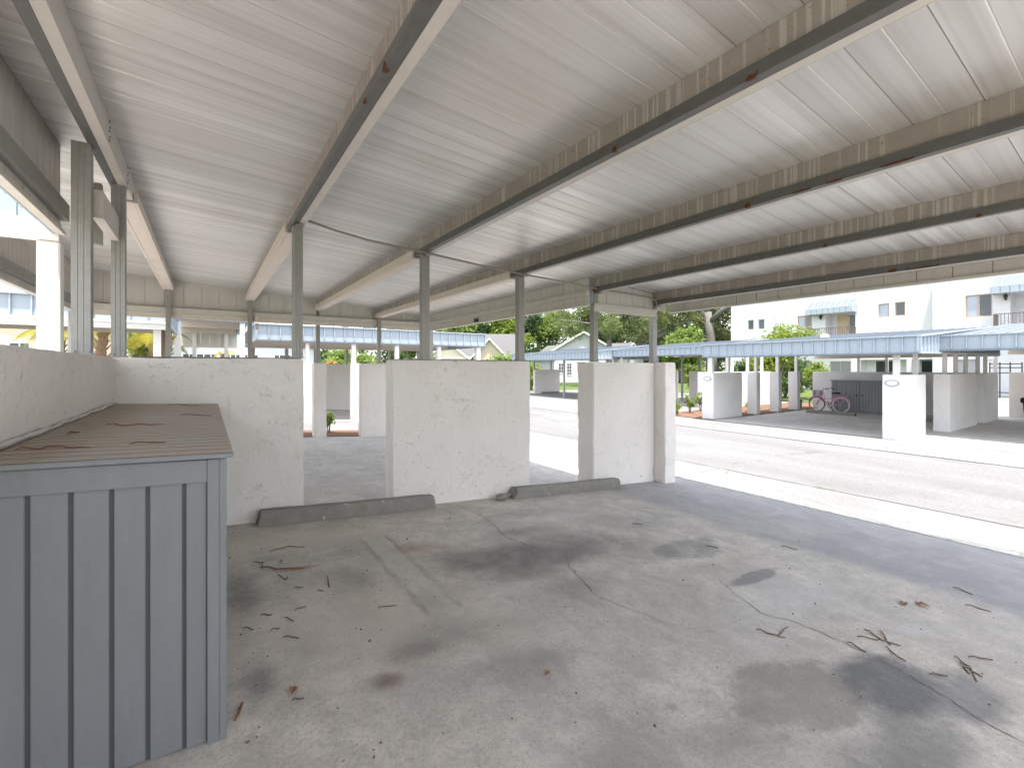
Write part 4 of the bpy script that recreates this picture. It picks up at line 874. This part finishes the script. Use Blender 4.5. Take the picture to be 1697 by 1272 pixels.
# ------------------------------------------------------------------ houses
def house(label, base, rz, W, D, eave, peak, wallm, wins=(), over=.35, roofm='shingle', gable='wall'):
    """gable front on local -Y, width W centred on x=0, depth D; heights above base"""
    t = thing('house', label, 'house', base, None, rz, world=False); h = W/2
    m = MB(); m.quad((-h, 0, 0), (h, 0, 0), (h, 0, eave), (0, 0, peak), (-h, 0, eave)); m.quad((-h, D, 0), (-h, D, eave), (0, D, peak), (h, D, eave), (h, D, 0))
    m.quad((h, 0, 0), (h, D, 0), (h, D, eave), (h, 0, eave)); m.quad((-h, 0, 0), (-h, 0, eave), (-h, D, eave), (-h, D, 0)); m.build('wall', M[wallm], t)
    s = (peak-eave)/h; r = MB()
    for q in (-1, 1):
        e = (q*(h+over), eave-s*over)
        r.hexa([(0, -over, peak+.02), (e[0], -over, e[1]+.02), (e[0], D+over, e[1]+.02), (0, D+over, peak+.02), (0, -over, peak+.16), (e[0], -over, e[1]+.16), (e[0], D+over, e[1]+.16), (0, D+over, peak+.16)])
    r.build('roof', M[roofm], t)
    b = MB()
    for q in (-1, 1):
        e = (q*(h+over), eave-s*over); y = -over-.03
        b.hexa([(0, y, peak-.06), (e[0], y, e[1]-.06), (e[0], y+.028, e[1]-.06), (0, y+.028, peak-.06), (0, y, peak+.18), (e[0], y, e[1]+.18), (e[0], y+.028, e[1]+.18), (0, y+.028, peak+.18)])
        b.box(min(e[0], e[0]+q*.03), max(e[0], e[0]+q*.03), -over, D+over, e[1]-.08, e[1]+.17)
    b.build('bargeboard', M['white'], t)
    for (x0, x1, z0, z1) in wins:
        f = MB(); f.box(x0, x1, -.05, -.003, z0, z0+.07).box(x0, x1, -.05, -.003, z1-.07, z1).box(x0, x0+.07, -.05, -.003, z0+.07, z1-.07).box(x1-.07, x1, -.05, -.003, z0+.07, z1-.07)
        nx = max(2, round((x1-x0)/.35)); nz = max(2, round((z1-z0)/.4))
        for i in range(1, nx): xx = x0+(x1-x0)*i/nx; f.box(xx-.02, xx+.02, -.046, -.006, z0+.07, z1-.07)
        for i in range(1, nz): zz = z0+(z1-z0)*i/nz; f.box(x0+.07, x1-.07, -.044, -.008, zz-.02, zz+.02)
        w = f.build('window', M['white'], t); MB().box(x0+.03, x1-.03, -.03, -.012, z0+.03, z1-.03).build('pane', M['pane'], w)
    return t
TH = -.5937
h1 = house('tan gabled house with a grey shingle roof behind the blue carport end', (29.2, 48.3, GZ), TH, 4.1, 13, 3.3, 5.45, 'tan_wall', [(.6, 1.2, 1.9, 2.5)])
house('long grey shingle-roofed wing running right from the tan gable', (36.5, 53.0, GZ), TH+math.pi/2+.05, 9.5, 13, 3.4, 6.5, 'tan_wall')
house('yellow gabled house glimpsed under the blue carport end', (26.0, 53.5, GZ), TH, 5.2, 10, 3.2, 5.2, 'cream_wall')
house('white gabled house with a pale grey roof under the overhanging oak', (40.4, 43.3, GZ), TH-.12, 7.6, 16, 4.2, 6.45, 'blue_wall', [(-3.3, -2.5, 1.2, 2.5), (-2.2, -1.5, .9, 2.5), (-.9, .3, 1.7, 2.7)])
house('low pale-roofed house right of the white gable', (50.2, 44.0, GZ), TH+.9, 9.0, 14, 3.2, 5.3, 'blue_wall')
house('cream house with small windows at the far left behind the white front beam', (-8.5, 32., GZ), .0, 12, 10, 3.6, 5.4, 'peach_wall', [(.5, 1.3, 2.3, 3.2), (1.7, 2.6, 2.2, 3.1)])
house('white house with small-paned windows seen below the left carports', (1.6, 33., GZ), .0, 9, 10, 3.3, 5.2, 'blue_wall', [(-2.8, -1.0, 1.7, 2.8), (-.4, 1.2, 1.7, 2.8), (2., 3.4, 1.7, 2.8)])

# ------------------------------------------------------------------ vegetation
def leaf_cloud(name, mat, parent, blobs, n, size, droop=0., shell=.55):
    """many small leaf faces in clumps through the blobs' volume; blobs: (x,y,z,rx,ry,rz) in the parent's frame"""
    w = np.array([b[3]*b[4]*b[5] for b in blobs])**.67; cnt = RNG.multinomial(n, w/w.sum()); V = []
    for b, c in zip(blobs, cnt):
        k = max(3, int(c/26)); d = RNG.normal(size=(k, 3)); d /= np.linalg.norm(d, axis=1)[:, None]; r = shell+(1-shell)*RNG.random(k)**.6
        r *= 1+.22*RNG.normal(size=k)
        cc = np.array(b[:3]) + d*r[:, None]*np.array(b[3:6]); idx = RNG.integers(0, k, c); cs = min(b[3:6])*.22+size*.6
        P = cc[idx] + RNG.normal(size=(c, 3))*cs*np.array([1, 1, .65]); P[:, 2] -= droop*RNG.random(c)**2
        a = RNG.normal(size=(c, 3)); a[:, 2] *= .6; a /= np.linalg.norm(a, axis=1)[:, None]; q = RNG.normal(size=(c, 3)); q -= (q*a).sum(1)[:, None]*a; q /= np.linalg.norm(q, axis=1)[:, None]
        s = size*(.55+.9*RNG.random(c))[:, None]
        V.append(np.stack([P-a*s, P+q*s*.42, P+a*s, P-q*s*.42], 1))
    V = np.concatenate(V).reshape(-1, 3); nf = len(V)//4
    me = bpy.data.meshes.new(name); me.vertices.add(len(V)); me.vertices.foreach_set('co', V.astype(np.float32).ravel())
    me.loops.add(nf*4); me.loops.foreach_set('vertex_index', np.arange(nf*4, dtype=np.int32)); me.polygons.add(nf)
    me.polygons.foreach_set('loop_start', np.arange(0, nf*4, 4, dtype=np.int32)); me.polygons.foreach_set('loop_total', np.full(nf, 4, dtype=np.int32))
    me.update(calc_edges=True); me.materials.append(mat); o = bpy.data.objects.new(name, me); C.objects.link(o); o.parent = parent; return o
def branches(trunk, limbs):
    m = MB()
    for pts, rad in [trunk]+limbs: m.tube(pts, rad, 9)
    return m
def tree(label, x, y, h, r, mat, n, size, group=None, z=GZ, name='tree', low=.3, seed=0):
    rs = random.Random(seed+int(x*13+y*7)); t = thing(name, label, 'tree', (x, y, z), group, rs.random()*6, world=False)
    lm = []
    for i in range(6):
        a = i*1.05+rs.random(); e = h*rs.uniform(.55, .85); lm.append(([(0, 0, h*rs.uniform(.25, .45)), (math.cos(a)*r*.3, math.sin(a)*r*.3, e*.75), (math.cos(a)*r*.65, math.sin(a)*r*.65, e)], [h*.018, h*.012, h*.005]))
    branches(([(0, 0, 0), (.1, .05, h*.3), (-.1, .1, h*.6), (0, 0, h*.85)], [h*.035, h*.028, h*.018, h*.006]), lm).build('trunk', M['bark'], t, smooth=True)
    bl = [(0, 0, h*.62, r*.6, r*.6, h*.30)]
    for i in range(11):
        a = rs.random()*6.28; q = rs.uniform(.35, .85)*r; zz = h*rs.uniform(low+.1, .92); s = rs.uniform(.26, .45)*r
        bl.append((math.cos(a)*q*(1.2-zz/h*.5), math.sin(a)*q*(1.2-zz/h*.5), zz, s, s, s*rs.uniform(.6, .9)))
    leaf_cloud('crown', M[mat], t, bl, n, size); return t
# big oak right of the road
def oak():
    t = thing('oak_tree', 'old oak with a grey forked trunk and arching low limb beyond the white building', 'tree', (58.0, 36.6, GZ), None, 0, world=False); t.scale = (1.68, 1.68, 1.55)
    tr = ([(0, 0, 0), (.1, .0, 2.2), (.0, .1, 4.2), (-.1, .25, 6.2)], [.52, .40, .36, .30])
    lm = [([(-.05, .1, 5.3), (.2, -.9, 6.3), (.5, -2.4, 7.1), (.8, -4.5, 8.)], [.26, .22, .18, .10]), ([(-.1, .2, 5.6), (-.3, 1.4, 7.0), (-.8, 3.2, 8.4)], [.24, .18, .10]),
          ([(0, .2, 3.0), (-.2, 1.4, 3.9), (-.4, 2.6, 4.7), (-.6, 4.2, 4.5), (-.9, 6., 3.6), (-1.2, 8., 3.5)], [.32, .28, .26, .22, .16, .09]), ([(-.1, .25, 6.), (.3, .4, 7.6), (.4, .2, 9.5)], [.26, .2, .1]),
          ([(-.4, 2.6, 4.7), (-1.6, 3.8, 6.), (-2.5, 5.5, 7.)], [.18, .12, .06])]
    branches(tr, lm).build('trunk', M['bark'], t, smooth=True)
    bl = []
    rs = random.Random(5)
    for i in range(34):
        yy = rs.uniform(-6, 13); bl.append((rs.uniform(-3.5, 5), yy, rs.uniform(5.2, 10.5)-abs(yy-3)*.12, rs.uniform(1.0, 2.0), rs.uniform(1.0, 2.0), rs.uniform(.7, 1.3)))
    for i in range(16): bl.append((rs.uniform(2.5, 7), rs.uniform(-2, 12), rs.uniform(2.6, 5.2), 1.6, 1.6, 1.1))
    leaf_cloud('crown', M['oakleaf'], t, bl, 46000, .13)
    ms = [(rs.uniform(-1.5, 2), rs.uniform(1, 10), rs.uniform(4.2, 6.5), .35, .35, .9) for i in range(16)]
    leaf_cloud('hanging_moss', M['moss'], t, ms, 5000, .10, 1.0)
oak()
def oak2():
    t = thing('oak_tree', 'spreading pale-leaved oak overhanging the white gabled house', 'tree', (37.5, 36.0, GZ), None, 0, world=False)
    branches(([(0, 0, 0), (.1, .2, 3), (0, 0, 6), (.2, .1, 9)], [.42, .34, .26, .1]), [([(0, 0, 5), (-2, 1, 6.8), (-5, 2.5, 7.2)], [.2, .14, .06]), ([(0, 0, 5.5), (2, -1, 7.5), (4, -2.5, 8)], [.2, .14, .06]), ([(0, 0, 6), (.5, 2, 8), (1, 4, 9)], [.18, .12, .05])]).build('trunk', M['bark'], t, smooth=True)
    rs = random.Random(9); bl = [(rs.uniform(-6.2, 6), rs.uniform(-4, 4), rs.uniform(5.6, 10.5), rs.uniform(.9, 1.7), rs.uniform(.9, 1.7), rs.uniform(.6, 1.1)) for _ in range(30)]
    leaf_cloud('crown', M['oakleaf'], t, bl, 30000, .12)
oak2()
GB = 'trees behind the houses'
for (x, y, h, r, mt, lab, n) in ((31, 61, 10.2, 3.8, 'midleaf', 'mid-green tree above the blue carport end', 8000), (35.5, 66, 12, 4.0, 'darkleaf', 'dark green tree right of the mid-green one behind the grey roof', 9000), (41, 64, 12, 3.8, 'limeleaf', 'yellow-green tree behind the grey roof ridge', 8000),
                               (46.5, 67, 14, 4.6, 'darkleaf', 'tall dark blue-green tree behind the white gabled house', 10000), (53, 66, 13, 4.8, 'midleaf', 'broad mid-green tree right of the tall dark one', 9000), (60, 63, 13, 5., 'midleaf', 'leafy tree far behind the pale-roofed house', 9000), (66, 52, 13, 5.5, 'oakleaf', 'olive tree far behind the arching oak limb', 9000), (24, 62, 10, 3.8, 'midleaf', 'green tree behind the yellow gable', 6000), (68, 42, 13, 5.5, 'oakleaf', 'olive tree far behind the oak trunk', 8000), (58, 57, 11, 4.5, 'darkleaf', 'dark tree behind the hanging moss', 8000), (62, 48, 9, 4.5, 'midleaf', 'low green tree right behind the oak', 8000), (50, 36, 6.5, 3.0, 'midleaf', 'low bright bushy tree under the arching oak limb', 7000)):
    tree(lab, x, y, h, r, mt, n, .26, GB)
wood = thing('far_wood', 'far belt of dense dark trees closing the view behind all houses', 'wood', (45, 85, GZ), None, 0, world=False); wood['kind'] = 'stuff'
rs = random.Random(3); bl = []
for i in range(60):
    a = math.radians(-20+100*i/59); R_ = 42+rs.uniform(-3, 3); bl.append((-45+math.sin(a)*95+rs.uniform(-2, 2), -85+math.cos(a)*95+rs.uniform(-2, 2), rs.uniform(2, 7), 3.6, 3.6, 3.4))
leaf_cloud('wood_foliage', M['darkleaf'], wood, bl, 26000, .5)['kind'] = 'stuff'
def shrub(label, x, y, h, r, mat, n, size, z, group=None, stems=5, name='shrub', blobs=None, pot=False):
    t = thing(name, label, 'shrub', (x, y, z), group, random.random()*6, world=False); m = MB()
    for i in range(stems): a = i*6.28/stems+random.random(); m.tube([(.02*math.cos(a), .02*math.sin(a), 0), (r*.3*math.cos(a), r*.3*math.sin(a), h*.4), (r*.6*math.cos(a), r*.6*math.sin(a), h*.85)], [.012*h+.004, .009*h+.003, .004], 5)
    m.build('stem', M['bark'], t)
    bl = blobs or [(random.uniform(-.5, .5)*r, random.uniform(-.5, .5)*r, h*random.uniform(.35, .9), r*.5, r*.5, h*.2) for _ in range(7)]
    leaf_cloud('foliage', M[mat], t, bl, n, size); return t
shrub('small yellow-green croton shrub in the mulch seen through the first gap', 2.52, 11.85, .55, .13, 'limeleaf', 420, .035, fl(2.6)+.012)
GP = 'young shrubs along the street planting strip'
for x, y, h, r, mt, lab in ((15.9, 11.55, .75, .22, 'limeleaf', 'yellow-green young shrub left in the planted bed beside the near pier'), (17.0, 11.7, .78, .24, 'limeleaf', 'yellow-green young shrub in the middle of the planted bed'), (18.2, 12.0, .85, .26, 'limeleaf', 'yellow-green young shrub close to the left plaque pier'), (18.15, 10.35, .85, .2, 'midleaf', 'green shrub in the gap right of the left plaque pier'),
                          (19.7, 10.5, .75, .26, 'limeleaf', 'olive-yellow shrub in the second gap between slim piers'), (19.55, 11.2, 1.0, .2, 'limeleaf', 'paler shrub behind the second gap between slim piers'), (21.4, 10.35, .7, .24, 'orangeleaf', 'orange-tinged shrub in the third gap between slim piers')):
    shrub(lab, x, y, h, r, mt, 420, .05, GZ+.02, GP)
shrub('bushy green plant filling the gap in the shaded back wall', 27.2, 18.6, 2.6, .7, 'midleaf', 1400, .12, GZ, name='bush')
shrub('pale yellow shrub growing from a green pot left of the bicycle', 23.6, 10.35, .6, .24, 'limeleaf', 350, .05, GZ+.42)
p_ = MB().prism([(math.cos(i*.3927)*.17, math.sin(i*.3927)*.17) for i in range(16)], lambda u, w: (23.6+u*.75, 10.35+w*.75, GZ+.02), lambda u, w: (23.6+u, 10.35+w, GZ+.42)).build('plant_pot', M['pot'], None, (23.6, 10.35, GZ+.02)); tag(p_, 'teal-green plant pot left of the bicycle', 'plant pot')
tree('light green small tree standing before the white building, rising over the street carport roof', 27.5, 13.2, 4.5, 1.75, 'limeleaf', 5200, .10, name='small_tree', low=.35)
shrub('round yellow shrub below the white building ground-floor windows', 30.5, 12.4, 2.3, .7, 'limeleaf', 900, .09, GZ, name='bush')
for x, y, h, r, lab in ((29.5, 15.4, 2.7, 1.5, 'dark green hedge bush behind the slim piers, left one'), (31.5, 14.6, 2.6, 1.5, 'dark green hedge bush behind the slim piers, right one'), (21.5, 33, 3.3, 1.3, 'clipped light green bush behind the low wall at the road end'), (24., 32.5, 2.6, 1.2, 'light green bush right of the clipped one at the road end')):
    shrub(lab, x, y, h, r, 'midleaf' if 'dark' not in lab else 'darkleaf', 2600, .14, GZ, 'hedge bushes', name='bush', blobs=[(random.uniform(-.6, .6)*r, random.uniform(-.6, .6)*r, h*random.uniform(.3, .8), r*.55, r*.55, h*.2) for _ in range(9)])
for x, y, h, r, lab in ((7.5, 25.5, 2.6, 1.4, 'dark fan-leaved bush under the blue fascia, left'), (9.6, 25.2, 2.4, 1.4, 'dark bush under the blue fascia, right'), (5.9, 25., 2.9, 1.1, 'tall leafy bush behind the sunlit pier')):
    shrub(lab, x, y, h, r, 'midleaf', 2400, .15, fl(x), 'bushes beyond the blue-fascia carport', name='bush', blobs=[(random.uniform(-.6, .6)*r, random.uniform(-.6, .6)*r, h*random.uniform(.25, .85), r*.55, r*.55, h*.2) for _ in range(9)])
shrub('red-leaved cordyline beside the sunlit pier', 5.0, 22.5, 2.4, .28, 'orangeleaf', 300, .12, fl(5), name='shrub')
def palm(x, y, h, label, fr=13, L=1.3, z=None, tr=.13):
    z = fl(x) if z is None else z; t = thing('palm_tree', label, 'tree', (x, y, z), 'palms at the left', 0, world=False)
    m = MB(); n = 16
    m.tube([(.03*math.sin(i), .03*math.cos(i*1.3), h*i/n) for i in range(n+1)], [tr*(1.1 if i % 2 else .92)*(1.15-.25*i/n) for i in range(n+1)], 10)
    for i in range(26):
        a = i*2.4; zz = h*(.45+.55*i/26); m.tube([(tr*.8*math.cos(a), tr*.8*math.sin(a), zz), (tr*1.7*math.cos(a), tr*1.7*math.sin(a), zz+.16)], [.035, .012], 4)
    m.build('trunk', M['palmbark'], t)
    V = MB()
    for f in range(fr):
        a = f*2.39996+random.random()*.3; up = random.uniform(.1, 1.15); pts = []
        for i in range(11):
            s = i/10; pts.append(Vector((math.cos(a)*L*s*(.45+.55*math.cos(up*(1-s))), math.sin(a)*L*s*(.45+.55*math.cos(up*(1-s))), h+.05+L*(math.sin(up)*s-.95*s*s))))
        V.tube(pts, [.014*(1-.8*i/10) for i in range(11)], 4)
        side = Vector((-math.sin(a), math.cos(a), 0))
        for i in range(1, 10):
            for u in (0, .25, .5, .75):
                p = pts[i].lerp(pts[i+1], u) if i < 10 else pts[i]; d = (pts[min(i+1, 10)]-pts[i-1]).normalized(); ln = L*.34*math.sin(math.pi*min(.95, (i+u)/10*.9+.12))
                for q in (-1, 1):
                    tip = p+side*q*ln*.8+d*ln*.55+Vector((0, 0, -ln*.35)); w = d*.013; V.quad(p-w, p+w, tip+w*.25, tip-w*.25)
    V.build('fronds', M['palmleaf'], t); return t
palm(-2.75, 19.3, 2.55, 'palm with a rough shaggy trunk left of the corner post', 12, 1.0); palm(-3.8, 19.6, 2.35, 'golden palm beside the white column', 18, 1.05); palm(-1.55, 20.3, 2.45, 'bright golden palm right of the corner post', 16, 1.15)
palm(-.95, 15.6, 4.6, 'thick textured palm trunk standing at the small pale carport', 8, 1.5, tr=.15); palm(.66, 24, 2.1, 'short palm stump seen below the pale carport lining', 6, .5, tr=.13)
shrub('green leafy bush behind the golden palms', -1.7, 21.6, 2.6, .9, 'midleaf', 1500, .12, fl(-1.7), name='bush')
palm(-2.2, 22., 2.8, 'greener palm behind the golden palms', 14, 1.4)
GW = 'weed tufts along the road edge'
for x, y, s in ((8.22, 4.8, .10), (8.2, 3.3, .13), (8.2, 3.18, .09), (13.1, 4.9, .13)):
    m = MB()
    for i in range(26):
        a = random.random()*6.28; l = s*random.uniform(.5, 1.1); b = (x+random.uniform(-.06, .06), y+random.uniform(-.12, .12)); m.quad((b[0], b[1], GZ), (b[0]+.006, b[1]+.004, GZ), (b[0]+math.cos(a)*l*.6, b[1]+math.sin(a)*l*.6, GZ+l*.7))
    tag(m.build('weed_tuft', M['limeleaf'], None, (x, y, GZ)), {8.22: 'small weed tuft at the near road edge by the pier', 13.1: 'dry weed tuft at the far road edge'}.get(x, 'yellow weed tuft at the near road edge, in front of the plaque pier'), 'weed', GW)

# ------------------------------------------------------------------ light, camera
sc = bpy.context.scene
w = bpy.data.worlds.new('World'); sc.world = w; w.use_nodes = True
sky = w.node_tree.nodes.new('ShaderNodeTexSky'); sky.sky_type = 'NISHITA'; sky.sun_disc = False
SD = Vector((.09, .22, -1)).normalized()
sky.sun_elevation = math.asin(-SD.z); sky.sun_rotation = math.atan2(-SD.x, -SD.y); sky.air_density = 1.0; sky.dust_density = 1.5
bg = w.node_tree.nodes['Background']; bg.inputs[1].default_value = .15
hs = w.node_tree.nodes.new('ShaderNodeHueSaturation'); hs.inputs['Saturation'].default_value = .34   # hazy summer sky
w.node_tree.links.new(sky.outputs[0], hs.inputs['Color']); w.node_tree.links.new(hs.outputs[0], bg.inputs[0])
sun = bpy.data.lights.new('sun', 'SUN'); sun.energy = 2.6; sun.angle = math.radians(.5); sun.color = (1., .93, .835)
so = bpy.data.objects.new('sun', sun); C.objects.link(so); so.rotation_euler = SD.to_track_quat('-Z', 'Y').to_euler(); so.location = (0, 0, 30)
cam = bpy.data.cameras.new('camera'); co = bpy.data.objects.new('camera', cam); C.objects.link(co)
co.location = (0, 0, CZ); co.rotation_euler = (math.pi/2, 0, -.5937); cam.sensor_fit = 'HORIZONTAL'; cam.sensor_width = 36; cam.lens = 36*750.82/1697
cam.shift_y = -27.5/1697; cam.clip_start = .05; cam.clip_end = 1500
sc.camera = co
sc.view_settings.view_transform = 'Standard'; sc.view_settings.look = 'None'; sc.view_settings.gamma = 1; sc.view_settings.exposure = 1.92
sc.cycles.max_bounces = 14; sc.cycles.diffuse_bounces = 10; sc.cycles.use_denoising = True; sc.cycles.caustics_reflective = False; sc.cycles.caustics_refractive = False
sc.cycles.sample_clamp_indirect = 8
for o in bpy.data.objects:
    if '_base' in o: del o['_base']
